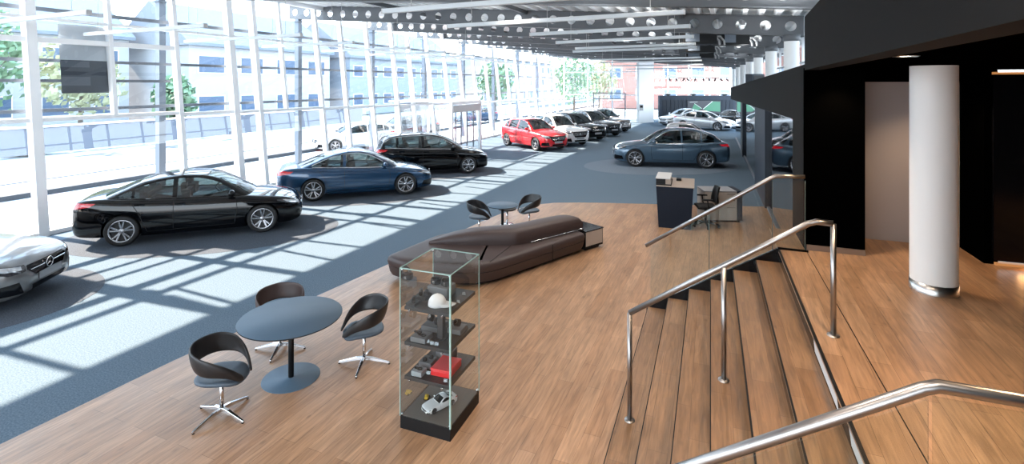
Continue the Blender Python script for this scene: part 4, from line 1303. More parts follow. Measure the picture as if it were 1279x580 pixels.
HALL = [(xx, yy) for xx in (-.9,) for yy in (3.5, 6.5, 9.5, 12.5)] + [(-3.6, 9.5), (-3.4, 13), (.2, 1.2), (-2, .5)] + [(xx, yy) for xx in (-.8, -5.0) for yy in (17, 22, 28, 34, 40)]
for (x, y) in HALL:  # unseen warm spots added as fill over lounge and hall
    ld = bpy.data.lights.new('hall_fill', 'SPOT'); ld.energy = HALL_E; ld.color = (1, .90, .80); ld.spot_size = math.radians(120); ld.spot_blend = .9; ld.shadow_soft_size = .35
    lo = bpy.data.objects.new('hall_fill', ld); COL.objects.link(lo); lo.location = (x, y, 5.15)
for (x, y) in [(xx, yy) for xx in (-2.2, -6.5, 1.2) for yy in (10, 14.6, 19, 24, 30)]:  # unseen upward spots added to brighten the roof deck
    ld = bpy.data.lights.new('deck_fill', 'SPOT'); ld.energy = 55; ld.color = (.95, .98, 1); ld.spot_size = math.radians(150); ld.spot_blend = .9; ld.shadow_soft_size = .3
    lo = bpy.data.objects.new('deck_fill', ld); COL.objects.link(lo); lo.location = (x, y, 4.6); lo.rotation_euler = (PI, 0, 0)
# hanging luminaires ---------------------------------------------------------
LUMS = [  # (right end x, right end y, left end x, left end y)
    (-.42, 7.0, -5.2, 7.35), (-.42, 9.3, -5.25, 9.75), (-.42, 11.6, -4.2, 12.1), (-.43, 14.15, -4.3, 14.75), (-.45, 16.8, -4.4, 17.5),
    (-.45, 18.4, -4.9, 19.1), (-.45, 25.5, -5.8, 26.2), (-.45, 28.6, -5.9, 29.3), (-.45, 34.5, -6.3, 35.3), (-.4, 42, -6.5, 43)]
LUML = [(-10.0, 5.6, -14.6, 5.9), (-9.95, 7.75, -14.6, 8.1), (-9.6, 10.1, -14.3, 10.5), (-9.9, 12.5, -13.9, 12.9), (-9.6, 15.0, -13.7, 15.5), (-9.6, 17.6, -13.6, 18.1), (-9.6, 20.2, -13.4, 20.7), (-9.6, 23.0, -13.4, 23.5)]
def lum(r, label, group):
    a = Vector((r[2], r[3], 4.70)); b = Vector((r[0], r[1], 4.70))
    d = b-a; L = d.length
    e = empty('linear_luminaire', a, math.atan2(d.y, d.x), label=label, cat='ceiling light', group=group)
    mb = MB(); mb.box((L/2, 0, .04), (L, .085, .08)); mb.build('luminaire_body', M_LUM, e, bevel=.006)
    for x in (0, L):
        mb = MB(); mb.box((x, 0, .04), (.02, .09, .085)); mb.build('end_cap', M_LGREY, e)
    for x in (L*.12, L*.88):
        w = a + d*(x/L)
        # height of the deck above this point
        rel = w - F(0); n = F(0, 1)-F(0); y = rel.dot(n)
        z = 6.66 + ROOF_SL*(y-.75) - 4.78
        mb = MB(); mb.cyl((x, 0, .08), (x, 0, z+.08), .005, 6); mb.build('suspension_wire', M_LGREY, e)
    return e
for i, r in enumerate(LUMS):
    lum(r, f'long white linear luminaire, {ORD[i]} from the stair in the row by the gallery', 'linear luminaires by the gallery')
for i, r in enumerate(LUML):
    lum(r, f'long white linear luminaire, {ORD[i]} from the viewer in the row by the facade', 'linear luminaires by the facade')
# track with spots at the far end
tr = empty('track_light', CW(13.4, 44.0, 4.02), heading(0), label='thin ceiling track carrying a row of small black spotlights at the hall end', cat='ceiling light')
mb = MB(); mb.box((3.2, 0, 0), (6.4, .04, .04)); mb.build('track', M_BLACK, tr)
for x in (0, 6.4, 3.2):
    mb = MB(); mb.cyl((x, 0, .02), (x, 0, 1.3), .01, 6); mb.build('track_hanger', M_BLACK, tr)
random.seed(3)
for q in range(12):
    x = .2 + q*.54 + random.uniform(-.12, .12); tl = random.uniform(-.1, .1)
    mb = MB(); mb.cyl((x, 0, -.02), (x, 0, -.10), .02, 8); mb.cyl((x-tl, .0, -.07), (x+tl, -.12, -.25), .065, 12, .05); mb.build('spotlight', M_BLACK, tr)

# ducts and units by the gallery ---------------------------------------------
def duct(xc, zc, z, dims, label, pipes=2):
    p = CW(xc, zc, z)
    e = empty('ventilation_unit', p, heading(0)+FA*0, label=label, cat='ventilation')
    mb = MB(); mb.box((0, 0, 0), dims); mb.build('unit_housing', M_BLACK, e, bevel=.01)
    mb = MB(); mb.box((-dims[0]*.22, -dims[1]/2-.01, 0), (dims[0]*.4, .02, dims[2]*.7)); mb.build('grille', M_POST, e)
    for q in range(pipes):
        x = dims[0]/2 + .12 + q*.16
        mb = MB(); mb.tube([(x-.3, 0, dims[2]*.1), (x, 0, dims[2]*.15), (x+.10, -.05, -dims[2]*.2), (x+.12, -.05, -dims[2]*.55)], .03, 8); mb.build('pipe', M_LGREY, e)
duct(6.0, 16.8, 5.0, (1.1, .9, .42), 'dark ventilation unit between roof beams, first beyond the stair')
duct(7.35, 17.2, 5.0, (.9, .8, .40), 'dark ventilation unit beside the gallery column, first row')
duct(7.7, 21.4, 5.0, (1.2, .9, .40), 'dark ventilation unit between roof beams, second row')
duct(9.3, 25.8, 5.0, (1.4, .9, .42), 'dark ventilation unit between roof beams, third row')
# small dark box on the gallery edge
p = empty('speaker_box', (1.75, 24.0, 3.203), heading(21), label='dark box standing on the gallery edge before the white columns', cat='box')
mb = MB(); mb.box((0, 0, .36), (.66, .4, .72)); mb.build('box_body', M_NAVYW2, p, bevel=.01)
mb = MB(); mb.box((0, -.205, .36), (.54, .02, .58)); mb.build('box_front', M_BLACK, p)

# outdoors ----------------------------------------------------------------------
M_GROUND = mat('outdoor_paving', rough=.9, build=noise_build((.42, .43, .44), (.52, .53, .54), 3))
M_ROAD = mat('asphalt_road', (.085, .10, .13), .85)
M_KERB = mat('kerb_grey', (.05, .058, .07), .8)
mb = MB(); mb.box2((-160, -60, -.30), (160, 200, -.13)); mb.build('ground', M_GROUND, kind='structure', label='pale paving outside')
def strip(t0, t1, e0, e1, m, z, name, label):
    mb = MB(); mb.prism([tuple(F(t, e).xy) for t, e in ((t0, e0), (t1, e0), (t1, e1), (t0, e1))], -.14, z); mb.build(name, m, kind='structure', label=label)
strip(-40, 120, .9, 5.6, M_GROUND, -.06, 'pavement', 'pale pavement beside the facade')
strip(-40, 120, 5.6, 5.9, M_KERB, .10, 'kerb', 'grey kerb strip beyond the pavement')
strip(-40, 120, 9.3, 15.5, M_ROAD, -.10, 'road', 'blue grey asphalt road')
# blue grey plinth wall and houses opposite
M_HW = mat('house_white', (.36, .37, .39), .8)
M_HB = mat('house_blue', (.23, .265, .31), .7)
M_HR = mat('house_roof', (.15, .18, .22), .7)
M_HG = mat('house_glass', (.065, .105, .17), .3)
M_HBR = mat('house_brick', rough=.8, build=brick_build((.27, .115, .09), (.31, .145, .115), (.31, .24, .22), .5, .16, .012))
M_GWALL = mat('garden_wall', (.14, .15, .18), .8)
def house(t0, t1, e, dep, h, wm, label, rows, cols, roof=True, gnd=None, name='house', win=(1.3, 1.4), rm=M_HR):
    o = empty(name, F(t0, e), FROT, label=label, cat='building')
    L = t1-t0
    mb = MB(); mb.box((L/2, dep/2, h/2), (L, dep, h)); mb.build('house_wall', wm, o)
    if roof:
        mb = MB(); mb.prismX([(-.4, h), (dep+.4, h), (dep+.4, h+.25), (dep/2, h+dep*.42), (-.4, h+.25)], -.3, L+.3); mb.build('roof', rm, o)
        for q in range(max(1, int(L/4))):
            x = L*(q+.5)/max(1, int(L/4))
            mb = MB(); mb.box((x, dep*.2, h+.25+dep*.17), (.9, 1.0, .06), R=Matrix.Rotation(math.atan(.84), 3, 'X')); mb.build('skylight', M_HW, o)
    else:
        mb = MB(); mb.box((L/2, dep/2, h+.15), (L+.2, dep+.2, .3)); mb.build('roof', rm, o)
    for r in range(rows):
        for c in range(cols):
            x = L*(c+.5)/cols; z = h*(r+.55)/rows
            mb = MB(); mb.box((x, -.02, z), (win[0], .08, win[1])); w = mb.build('window_frame', M_WHITE2, o)
            mb = MB(); mb.box((x, -.07, z), (win[0]-.16, .03, win[1]-.16)); mb.build('glass', M_HG, w)
    return o
house(6, 19, 30, 9, 7.0, M_HW, 'white rendered house opposite with grey tiled roof and skylights', 2, 4, win=(1.7, 1.5))
house(20.5, 36, 25, 9, 6.6, M_HW, 'white gabled house opposite with blue window band', 2, 4, win=(2.4, 1.5))
house(38, 62, 24, 10, 6.4, M_HB, 'long pale blue terrace opposite with many windows', 2, 9, win=(1.6, 1.3))
house(66, 100, 22, 10, 7.5, M_HW, 'long white block further down the street', 3, 10, roof=False)
house(104, 150, 18, 10, 7.0, M_HW, 'pale block at the far end of the street', 3, 9, roof=False)
ob = empty('brick_building', CW(13, 74), heading(-8), label='red brick building beyond the hall end with white framed windows', cat='building')
mb = MB(); mb.box((17, 5, 5), (34, 10, 10)); mb.build('house_wall', M_HBR, ob)
mb = MB(); mb.box((17, 5, 10.1), (34.4, 10.4, .3)); mb.build('roof', M_HR, ob)
for r in range(3):
    for c in range(9):
        mb = MB(); mb.box((1.9+c*3.8, -.03, 2+r*3.1), (1.9, .1, 1.7)); w = mb.build('window_frame', M_WHITE2, ob)
        mb = MB(); mb.box((1.9+c*3.8, -.09, 2+r*3.1), (1.6, .03, 1.4)); mb.build('glass', M_HG, w)
ob = empty('garden_wall', F(2, 17.5), FROT, label='low grey garden wall with coping across the road', cat='wall')
mb = MB(); mb.box((15, 0, .65), (30, .3, 1.3)); mb.build('wall_body', M_GWALL, ob)
mb = MB(); mb.box((15, 0, 1.34), (30.2, .42, .08)); mb.build('coping', M_WHITE2, ob)
# trees
M_LEAF = [mat('leaf_green', (.13, .23, .13), .7), mat('leaf_yellow', (.34, .36, .22), .7), mat('leaf_deep', (.08, .19, .11), .7)]
M_BARK = mat('bark', (.12, .09, .07), .9)
def tree(pos, h, r, m, label, seed, low=.35):
    rnd = random.Random(seed)
    o = empty('tree', pos, label=label, cat='tree', group='trees outdoors')
    mb = MB(); mb.cyl((0, 0, -.1), (.1, 0, h*.55), .16, 8, .08)
    for q in range(5):
        a = q*1.3; mb.cyl((.06, 0, h*(.3+.05*q)), (r*.6*math.cos(a), r*.6*math.sin(a), h*(.55+.07*q)), .05, 6, .02)
    mb.build('trunk', M_BARK, o)
    mb = MB()
    for q in range(900):
        a, b = rnd.uniform(0, 2*PI), math.acos(rnd.uniform(-1, 1))
        k = rnd.random()**.4 * (1 + .18*math.sin(3*a+seed)*math.sin(2*b))
        c = Vector((r*k*math.sin(b)*math.cos(a), r*k*math.sin(b)*math.sin(a), h*(low+1)/2 + h*(1-low)/2*k*math.cos(b)))
        s = rnd.uniform(.16, .34)
        u = Vector((rnd.gauss(0, 1), rnd.gauss(0, 1), rnd.gauss(0, 1))).normalized(); v = u.orthogonal().normalized(); w = u.cross(v)
        mb.add([c-v*s, c+w*s*.6, c+v*s, c-w*s*.6], [(0, 1, 2, 3)])
    mb.build('crown', m, o, fix=False, kind='stuff')
tree(CW(-30.8, 29.5, -.1), 8.5, 2.2, M_LEAF[0], 'green bushy tree behind the white parked car across the road', 1, .2)
tree(CW(-27.4, 32.5, -.1), 6.5, 2.2, M_LEAF[1], 'yellowish tree beside the green tree across the road', 2, .25)
tree(CW(-23.2, 35.2, -.1), 4.2, 1.3, M_LEAF[0], 'small round tree before the white house across the road', 3, .2)
tree(CW(7.5, 62, -.1), 8.0, 2.9, M_LEAF[0], 'green tree outside the glazed hall end, by the facade corner', 4, .15)
tree(CW(11.2, 66, -.1), 7.0, 2.3, M_LEAF[1], 'pale green tree outside the hall end before the brick building', 5, .2)
tree(CW(-2.0, 60, -.1), 6.0, 2.4, M_LEAF[0], 'street tree seen through the facade beyond the entrance', 6, .3)
# dark banner hung outside one bay
bn = empty('banner', F(.44, 0, 0), FROT, label='dark grey sign panel with paler top hung outside the facade bay', cat='sign')
def ban(z0, z1, m, nm, x0=0, x1=1.16, off=.12):
    mb = MB(); mb.add([(x0, eo(z0)+off, z0), (x1, eo(z0)+off, z0), (x1, eo(z1)+off, z1), (x0, eo(z1)+off, z1)], [(0, 1, 2, 3)]); return mb.build(nm, m, bn, fix=False)
M_BAN1 = mat('banner_dark', (.055, .07, .09), .6); M_BAN2 = mat('banner_pale', (.62, .66, .7), .6); M_BAN3 = mat('banner_mid', (.12, .14, .17), .6)
ban(3.27, 4.10, M_BAN1, 'panel'); ban(4.10, 5.0, M_BAN2, 'panel'); ban(3.46, 3.68, M_BAN3, 'sign_band', 0, .62, .11); ban(3.92, 4.08, M_BAN3, 'sign_band', 0, .62, .11)
# ------------------------------------------------------------------ cars in the hall
def at(xc, zc, a): return CW(xc, zc), heading(a)
loc, rz = car_by_wheels('sedan', CW(-8.40, 11.0), CW(-5.87, 12.06))
car('sedan', P_BLACK, loc, rz, label='glossy black saloon car parked along the glass facade, red tail lamps', group='cars along the facade')
loc, rz = car_by_wheels('coupe', CW(-5.90, 15.22), CW(-3.36, 16.2))
car('coupe', P_BLUE, loc, rz, label='dark blue four-door coupe car parked between two black cars', group='cars along the facade')
loc, rz = car_by_wheels('tall', CW(-4.34, 19.35), CW(-1.70, 20.05))
car('tall', P_BLACK, loc, rz, label='black compact people carrier car near the entrance doors', group='cars along the facade')
loc, rz = at(-9.88, 8.04, 12)
car('compact', P_SILVER, loc, rz, label='silver car nearest the camera, only its nose with star emblem in view', group='cars along the facade')
loc, rz = at(1.18, 28.4, -56)
car('crossover', P_RED, loc, rz, label='bright red compact off-roader car, the only red one', group='cars in the row at the hall end', rim_mat=M_RIM, clad=P_RED)
loc, rz = at(2.65, 30.5, -60)
car('boxy', P_WHITE, loc, rz, label='white boxy off-roader car beside the red car', group='cars in the row at the hall end')
loc, rz = at(4.1, 33.2, -60)
car('suv', P_BLACK, loc, rz, label='black off-roader car beside the white boxy one', group='cars in the row at the hall end')
loc, rz = at(5.6, 35.7, -60)
car('suv', P_GREY, loc, rz, label='dark grey off-roader car, second from the end of the row', group='cars in the row at the hall end')
loc, rz = at(6.9, 38.6, -60)
car('suv', P_BROWNG, loc, rz, label='brownish grey off-roader car last in the row by the end wall', group='cars in the row at the hall end')
loc, rz = car_by_wheels('electric', CW(8.0, 21.14), CW(5.22, 21.62), side=1)
car('electric', P_STEELB, loc, rz, label='steel blue electric crossover car standing alone on a round carpet disc', group='cars on the hall floor')
loc, rz = at(9.05, 25.9, -22)
car('micro', P_GREY, loc, rz, label='tiny two-seat car with silver roof frame directly behind the blue crossover', group='cars on the hall floor', roof_paint=P_LSILV)
loc, rz = at(14.9, 39.6, -46)
car('sedan', P_LSILV, loc, rz, label='silver grey saloon car with nose towards the gallery, before the dark stage wall', group='cars on the hall floor')
loc, rz = at(14.6, 43.6, 205)
car('coupe', P_WHITE, loc, rz, label='white coupe car before the dark stage wall', group='cars on the hall floor')
loc, rz = at(17.9, 41.5, 100)
car('compact', P_BLACK, loc, rz, label='small dark car partly hidden beside the dark glass front', group='cars on the hall floor')
# parked outdoors
loc, rz = at(-26.0, 25.6, 204)
car('compact', P_WHITE, loc + Vector((0, 0, -.1)), rz, label='white car parked by the road under the trees', group='cars outdoors')
loc, rz = at(-8.7, 28.6, 214)
car('compact', P_LSILV, loc + Vector((0, 0, -.1)), rz, label='silver car parked outside behind the blue coupe', group='cars outdoors')
loc, rz = at(-7.0, 33.0, 214)
car('boxy', P_GREY, loc + Vector((0, 0, -.1)), rz, label='grey car parked outside next to the silver one', group='cars outdoors')
loc, rz = at(-3.5, 48, 205)
car('compact', P_BLUE, loc + Vector((0, 0, -.1)), rz, label='dark blue car outside beyond the entrance', group='cars outdoors')

# ------------------------------------------------------------------ chairs and tables
def shell_chair(pos, alpha, label, shell=M_SHELL, group=None, name='shell_chair'):
    e = empty(name, pos, heading(alpha), label=label, cat='chair', group=group)
    mb = MB()
    rows = []
    zu = pchip([(0, .785), (50, .775), (85, .735), (110, .665), (130, .59), (146, .515), (158, .462)])
    zl = pchip([(0, .585), (45, .575), (80, .555), (105, .535), (126, .495), (144, .435), (158, .42)])
    fl = pchip([(0, .055), (70, .03), (120, .0), (158, -.02)])
    for ph in np.linspace(-158, 158, 61):
        a = math.radians(ph); ab = abs(ph)
        r0 = .235 + .03*math.sin(a)**2
        cx, cy = -math.cos(a), math.sin(a)
        fx = 1.0 if ab < 90 else 1.0 + .20*(ab-90)/68
        row = []
        for k in range(6):
            f = k/5
            z = zl(ab) + (zu(ab)-zl(ab))*f
            r = r0 + fl(ab)*f + .012*math.sin(f*PI)
            row.append((r*cx*fx - .0, r*cy*(1 if ab < 90 else 1-.10*(ab-90)/68), z))
        rows.append(row)
    mb.grid(rows, True)
    o = mb.build('backrest', shell, e)
    s = o.modifiers.new('t', 'SOLIDIFY'); s.thickness = .02; s.offset = 0
    s = o.modifiers.new('s', 'SUBSURF'); s.levels = 1; s.render_levels = 1
    # seat pad
    mb = MB(); rows = []
    n = 40
    for k, (f, z) in enumerate([(0, .452), (.35, .452), (.65, .457), (.85, .464), (.96, .462), (1.0, .45), (.985, .43), (.9, .415), (.5, .405), (0, .403)]):
        row = []
        for i in range(n):
            a = 2*PI*i/n
            ca, sa = math.cos(a), math.sin(a)
            q = (abs(ca)**2.7 + abs(sa)**2.7)**(-1/2.7)
            x = .235*q*ca*f; y = .225*q*sa*f
            x += .02 if ca > 0 else 0
            dz = -.035*max(0, x-.12)/.12
            row.append((x, y, z+dz))
        rows.append(row)
    mb.cur = 0
    mb.grid(rows, True, closed=True)
    mb.build('seat', M_PAD, e)
    mb = MB(); mb.lathe([(0, .40), (.10, .402), (.19, .41), (.225, .428)], 32); mb.build('seat_shell', shell, e)
    mb = MB(); mb.cyl((0, 0, .07), (0, 0, .40), .021, 18); mb.cyl((0, 0, .38), (0, 0, .405), .06, 18); mb.build('pole', M_CHROME, e)
    for q in range(4):
        a = PI/4 + q*PI/2 + .35
        mb = MB()
        d = Vector((math.cos(a), math.sin(a), 0))
        w = Vector((-d.y, d.x, 0))
        rows = []
        for f, ww, zt, zbt in ((.0, .022, .098, .06), (.1, .021, .088, .052), (.31, .013, .035, .014), (.325, .009, .03, .014)):
            c = d*f
            rows.append([c - w*ww + Vector((0, 0, zbt)), c + w*ww + Vector((0, 0, zbt)), c + w*ww*.8 + Vector((0, 0, zt)), c - w*ww*.8 + Vector((0, 0, zt))])
        mb.grid(rows, False, closed=True); mb.add(rows[-1], [(0, 1, 2, 3)]); mb.add(rows[0], [(3, 2, 1, 0)])
        l = mb.build('leg', M_CHROME, e, bevel=.004)
        mb = MB(); mb.cyl(d*.312, d*.312+Vector((0, 0, .016)), .013, 12); mb.build('glide', M_BLACK, l)
    return e
G1 = 'chairs at the big round table'
shell_chair(CW(-3.06, 5.40), 2, 'black shell chair on chrome star foot standing nearest the camera', group=G1)
shell_chair(CW(-1.845, 6.40), 204, 'black shell chair at the round table, between table and glass showcase', group=G1)
shell_chair(CW(-3.05, 6.75), -62, 'shell chair with dark brown back behind the big round table', shell=M_BROWN, group=G1)
G2 = 'chairs at the small table behind the sofa'
shell_chair(CW(-.76, 11.85), -8, 'black shell chair behind the sofa on the facade side of small table', group=G2)
shell_chair(CW(.42, 12.42), 205, 'black shell chair behind the sofa on the gallery side of small table', group=G2)
def round_table(pos, R, rb, label, H=.735):
    e = empty('round_table', pos, label=label, cat='table')
    mb = MB(); mb.lathe([(0, H), (R-.002, H), (R, H-.002)], 80); t = mb.build('tabletop', M_TABLE, e)
    mb = MB(); mb.lathe([(R, H-.002), (R, H-.014), (R-.02, H-.02), (0, H-.02)], 80); mb.build('table_edge', M_TABLEEDGE, e)
    mb = MB(); mb.cyl((0, 0, .01), (0, 0, H-.02), .032, 24); mb.cyl((0, 0, H-.035), (0, 0, H-.02), .12, 24); mb.build('pole', M_BLACK, e)
    mb = MB(); mb.lathe([(0, .016), (.05, .016), (.052, .012), (rb-.004, .012), (rb, .008), (rb, .003)], 64); mb.build('table_base', M_TABLE, e)
round_table(CW(-2.63, 6.10), .58, .325, 'big round slate blue table on a disc foot among three shell chairs')
round_table(CW(-.22, 11.86), .36, .22, 'small round table behind the brown sofa', H=.70)
e = empty('stool', CW(-.12, 12.75), label='low round dark stool on a chrome pole under the small table', cat='stool')
mb = MB(); mb.lathe([(0, .42), (.20, .42), (.225, .405), (.225, .385), (.2, .37), (0, .37)], 36); mb.build('seat', M_SHELL, e)
mb = MB(); mb.cyl((0, 0, .02), (0, 0, .37), .022, 16); mb.build('pole', M_CHROME, e)
mb = MB(); mb.lathe([(0, .02), (.16, .018), (.165, .008), (.165, 0)], 32); mb.build('stool_base', M_CHROME, e)

# ------------------------------------------------------------------ sofa
sf = empty('sofa', CW(-.3, 10.0), 0, label='long dark brown leather island sofa with a bent wedge backrest', cat='sofa')
SO = CW(-.3, 10.0)
def L2(xc, zc, z=0.0):
    return CW(xc, zc, z) - Vector((SO.x, SO.y, 0))
def round_poly(pts, rad, n=6):
    out = []
    m = len(pts)
    for i in range(m):
        a, b, c = Vector(pts[i-1]), Vector(pts[i]), Vector(pts[(i+1) % m])
        r = rad[i] if isinstance(rad, (list, tuple)) else rad
        u, v = (a-b).normalized(), (c-b).normalized()
        p0, p1 = b+u*r, b+v*r
        for k in range(n+1):
            t = k/n
            out.append((p0*(1-t)**2 + b*2*t*(1-t) + p1*t*t))
    return out
foot = [(-2.26, 9.22), (-1.95, 8.98), (-.72, 8.72), (-.30, 8.88), (1.53, 10.62), (1.0, 11.28), (-.5, 11.05), (-1.5, 10.55)]
rads = [.10, .12, .22, .22, .10, .15, .3, .2]
def off_poly(pts, d):
    c = Vector((sum(p[0] for p in pts)/len(pts), sum(p[1] for p in pts)/len(pts)))
    out = []
    m = len(pts)
    for i in range(m):
        a, b, cc = Vector(pts[i-1]), Vector(pts[i]), Vector(pts[(i+1) % m])
        n1 = Vector(((b-a).y, -(b-a).x)).normalized(); n2 = Vector(((cc-b).y, -(cc-b).x)).normalized()
        n = (n1+n2).normalized()
        out.append(tuple(b - n*d/max(.4, n.dot(n1))))
    return out
def sofa_block(pts, levels, m, name):
    mb = MB(); rows = []
    for d, z in levels:
        pp = round_poly(off_poly(pts, d), rads)
        rows.append([L2(p[0], p[1], z) for p in pp])
    mb.grid(rows, True, closed=True)
    n = len(rows[0])
    mb.add(rows[-1], [tuple(range(n))], False)
    return mb.build(name, m, sf, angle=50)
sofa_block(foot, [(.16, .0), (.16, .06)], M_BLACK, 'plinth')
sofa_block(foot, [(.13, .055), (.05, .075), (.02, .14), (.0, .245), (.012, .252)], M_BROWN, 'seat_base')
sofa_block(foot, [(.014, .254), (.0, .262), (-.012, .33), (.0, .385), (.03, .41), (.08, .421), (.14, .424)], M_BROWN, 'seat')
# backrest loft
fr = [(-1.60, 9.86), (-1.2, 9.80), (-.6, 9.76), (0, 9.76), (.28, 9.88), (.7, 10.2), (1.1, 10.52), (1.42, 10.78), (1.50, 10.85)]
bk = [(-1.50, 10.10), (-1.15, 10.28), (-.65, 10.34), (-.1, 10.36), (.08, 10.46), (.42, 10.72), (.75, 10.97), (1.02, 11.17), (1.10, 11.22)]
hh = [.05, .155, .25, .284, .29, .29, .285, .265, .20]
f1, f2 = [pchip([(i, p[k]) for i, p in enumerate(fr)]) for k in (0, 1)]
b1, b2 = [pchip([(i, p[k]) for i, p in enumerate(bk)]) for k in (0, 1)]
h_ = pchip(list(enumerate(hh)))
mb = MB(); rows = []
for u in np.linspace(0, 8, 49):
    a, b, h = Vector((f1(u), f2(u))), Vector((b1(u), b2(u))), h_(u)
    row = []
    for s, v in ((0, 0), (-.01, .25), (-.005, .55), (.03, .82), (.11, .96), (.25, 1.0), (.55, 1.0), (.75, .95), (.90, .8), (.98, .5), (1, 0)):
        p = a.lerp(b, s); row.append(L2(p.x, p.y, .424 + h*v))
    rows.append(row)
mb.grid(rows, True); mb.add(rows[0], [tuple(range(11))]); mb.add(rows[-1], [tuple(reversed(range(11)))])
mb.build('backrest', M_BROWN, sf, angle=60)
mb = MB(); mb.tube([L2(f1(u)+.015, f2(u)-.03, .445) for u in np.linspace(4.2, 8, 16)], .012, 8)
for u in (4.6, 5.9, 7.2):
    p = L2(f1(u), f2(u)-.03, .445); mb.cyl(p - Vector((.03, .02, 0)), p + Vector((.05, .03, 0)), .02, 10)
mb.build('back_rail', M_CHROME, sf)
mb = MB()
def vseam(xc, zc, xd, zd):
    mb.bar(L2(xc, zc, .08), L2(xc, zc, .41), .012, .012)
p = Vector((.78, 9.90)); 
mb.bar(L2(.785, 9.885, .09), L2(.785, 9.885, .40), .01, .012); mb.bar(L2(-.02, 9.74, .427), L2(-.38, 8.86, .427), .012, .006)
mb.build('seam', M_BLACK, sf)
for xc, zc in ((-1.95, 9.3), (-.7, 9.0), (1.2, 10.7), (-1.2, 10.5)):
    mb = MB(); p = L2(xc, zc, 0); mb.cyl(p, p + Vector((0, 0, .05)), .03, 12); mb.build('leg', M_CHROME, sf)
# end unit
eu = empty('side_unit', CW(1.53, 10.685), heading(40), label='low cabinet with beige front at the end of the sofa', cat='cabinet')
mb = MB(); mb.box2((.0, .0, .05), (.56, .62, .40)); mb.build('cabinet_body', M_BLACK, eu, bevel=.006)
mb = MB(); mb.box2((.012, -.012, .10), (.53, 0, .395)); mb.build('front_panel', M_BEIGE, eu, bevel=.003)
mb = MB(); mb.box2((.0, -.015, .40), (.57, .63, .418)); mb.build('cabinet_top', M_BLACKG, eu, bevel=.003)
mb = MB(); mb.box2((.06, .06, 0), (.5, .55, .05)); mb.build('plinth', M_BLACK, eu)
mb = MB(); mb.box((.06, .30, .428), (.06, .22, .02)); mb.cyl((.1, .42, .43), (.22, .5, .46), .02, 10); mb.build('bracket', M_CHROME, eu)

# ------------------------------------------------------------------ glass showcase
cF, cL, cR = CW(-.602, 5.0), CW(-1.132, 5.218), CW(-.362, 5.62)
ax = (cR-cF); ay = (cL-cF)
CX, CY = ax.length, ay.length
CROT = math.atan2(ax.y, ax.x)
cs = empty('display_case', cF, CROT, label='tall glass showcase with three dark shelves on a black plinth', cat='display case')
BH, CH = .13, 1.63
mb = MB(); mb.box2((0, 0, .0), (CX, CY, BH)); mb.build('plinth', M_BLACK, cs, bevel=.003)
mb = MB(); mb.box2((.012, .012, BH), (CX-.012, CY-.012, BH+.004)); mb.build('case_floor', M_CASETOP, cs)
g = .006
for nm, a, b in (('glass_pane', (0, 0), (CX, 0)), ('glass_pane', (CX, 0), (CX, CY)), ('glass_pane', (CX, CY), (0, CY)), ('glass_pane', (0, CY), (0, 0))):
    mb = MB(); mb.add([(a[0], a[1], BH), (b[0], b[1], BH), (b[0], b[1], CH), (a[0], a[1], CH)], [(0, 1, 2, 3)]); mb.build(nm, M_GLASSC, cs, fix=False)
mb = MB(); mb.add([(0, 0, CH), (CX, 0, CH), (CX, CY, CH), (0, CY, CH)], [(0, 1, 2, 3)]); mb.build('glass_top', M_GLASSC, cs, fix=False)
mb = MB()
for x, y, w in ((0, 0, .016), (CX, 0, .007), (CX, CY, .006), (0, CY, .008)): mb.box((x, y, (BH+CH)/2), (w, w, CH-BH))
for a, b in (((0, 0), (CX, 0)), ((CX, 0), (CX, CY)), ((CX, CY), (0, CY)), ((0, CY), (0, 0))): mb.bar((a[0], a[1], CH), (b[0], b[1], CH), .009, .009)
mb.build('glass_edge', M_GLASSEDGE, cs)
mb = MB()
for x, y in ((0.015, .015), (CX-.015, .015), (.015, CY-.015), (CX-.015, CY-.015)): mb.cyl((x, y, BH), (x, y, BH+.025), .012, 10); mb.cyl((x, y, CH-.03), (x, y, CH-.005), .012, 10)
mb.build('clamp', M_CHROME, cs)
SHZ = [1.235, .875, .525]
sh = []
for z in SHZ:
    mb = MB(); mb.box2((.03, .03, z-.035), (CX-.03, CY-.03, z)); sh.append(mb.build('shelf', M_SHELF, cs, bevel=.002))
    mb = MB()
    for x, y in ((.02, .10), (.02, CY-.1), (CX-.02, .1), (CX-.02, CY-.1)): mb.cyl((x-.02, y, z-.03), (x+.02, y, z-.03), .01, 8)
    mb.build('shelf_bracket', M_CHROME, cs)
def cpos(x, y, z):
    v = Matrix.Rotation(CROT, 3, 'Z') @ Vector((x, y, 0)); return Vector((cF.x+v.x, cF.y+v.y, z))
def ware(name, x, y, z, rz, label, cat, group=None):
    return empty(name, cpos(x, y, z), CROT+rz, label=label, cat=cat, group=group)
# white cap
e = ware('baseball_cap', .17, .24, SHZ[0], -1.2, 'white baseball cap on the top shelf of the showcase', 'cap')
mb = MB(); rows = []
for v in np.linspace(0, PI/2, 11):
    r = math.cos(v); zz = math.sin(v)
    rows.append([(.095*r*math.cos(t), .080*r*math.sin(t), .115*zz**.85 if zz > 0 else 0) for t in np.linspace(0, 2*PI, 33)[:-1]])
mb.grid(rows, True, closed=True); o = mb.build('cap_crown', M_FABWHITE, e); s = o.modifiers.new('t', 'SOLIDIFY'); s.thickness = .004
mb = MB(); rows = []
for f in np.linspace(0, 1, 7):
    rows.append([((.085 + .11*f)*math.cos(t) + .0, (.080 + .0*f)*math.sin(t)*(1-.1*f), .012 - .03*(math.sin(t)**2)*f - .012*f + .02) for t in np.linspace(-1.25, 1.25, 15)])
mb.grid(rows, True); o = mb.build('cap_brim', M_FABWHITE, e); s = o.modifiers.new('t', 'SOLIDIFY'); s.thickness = .005
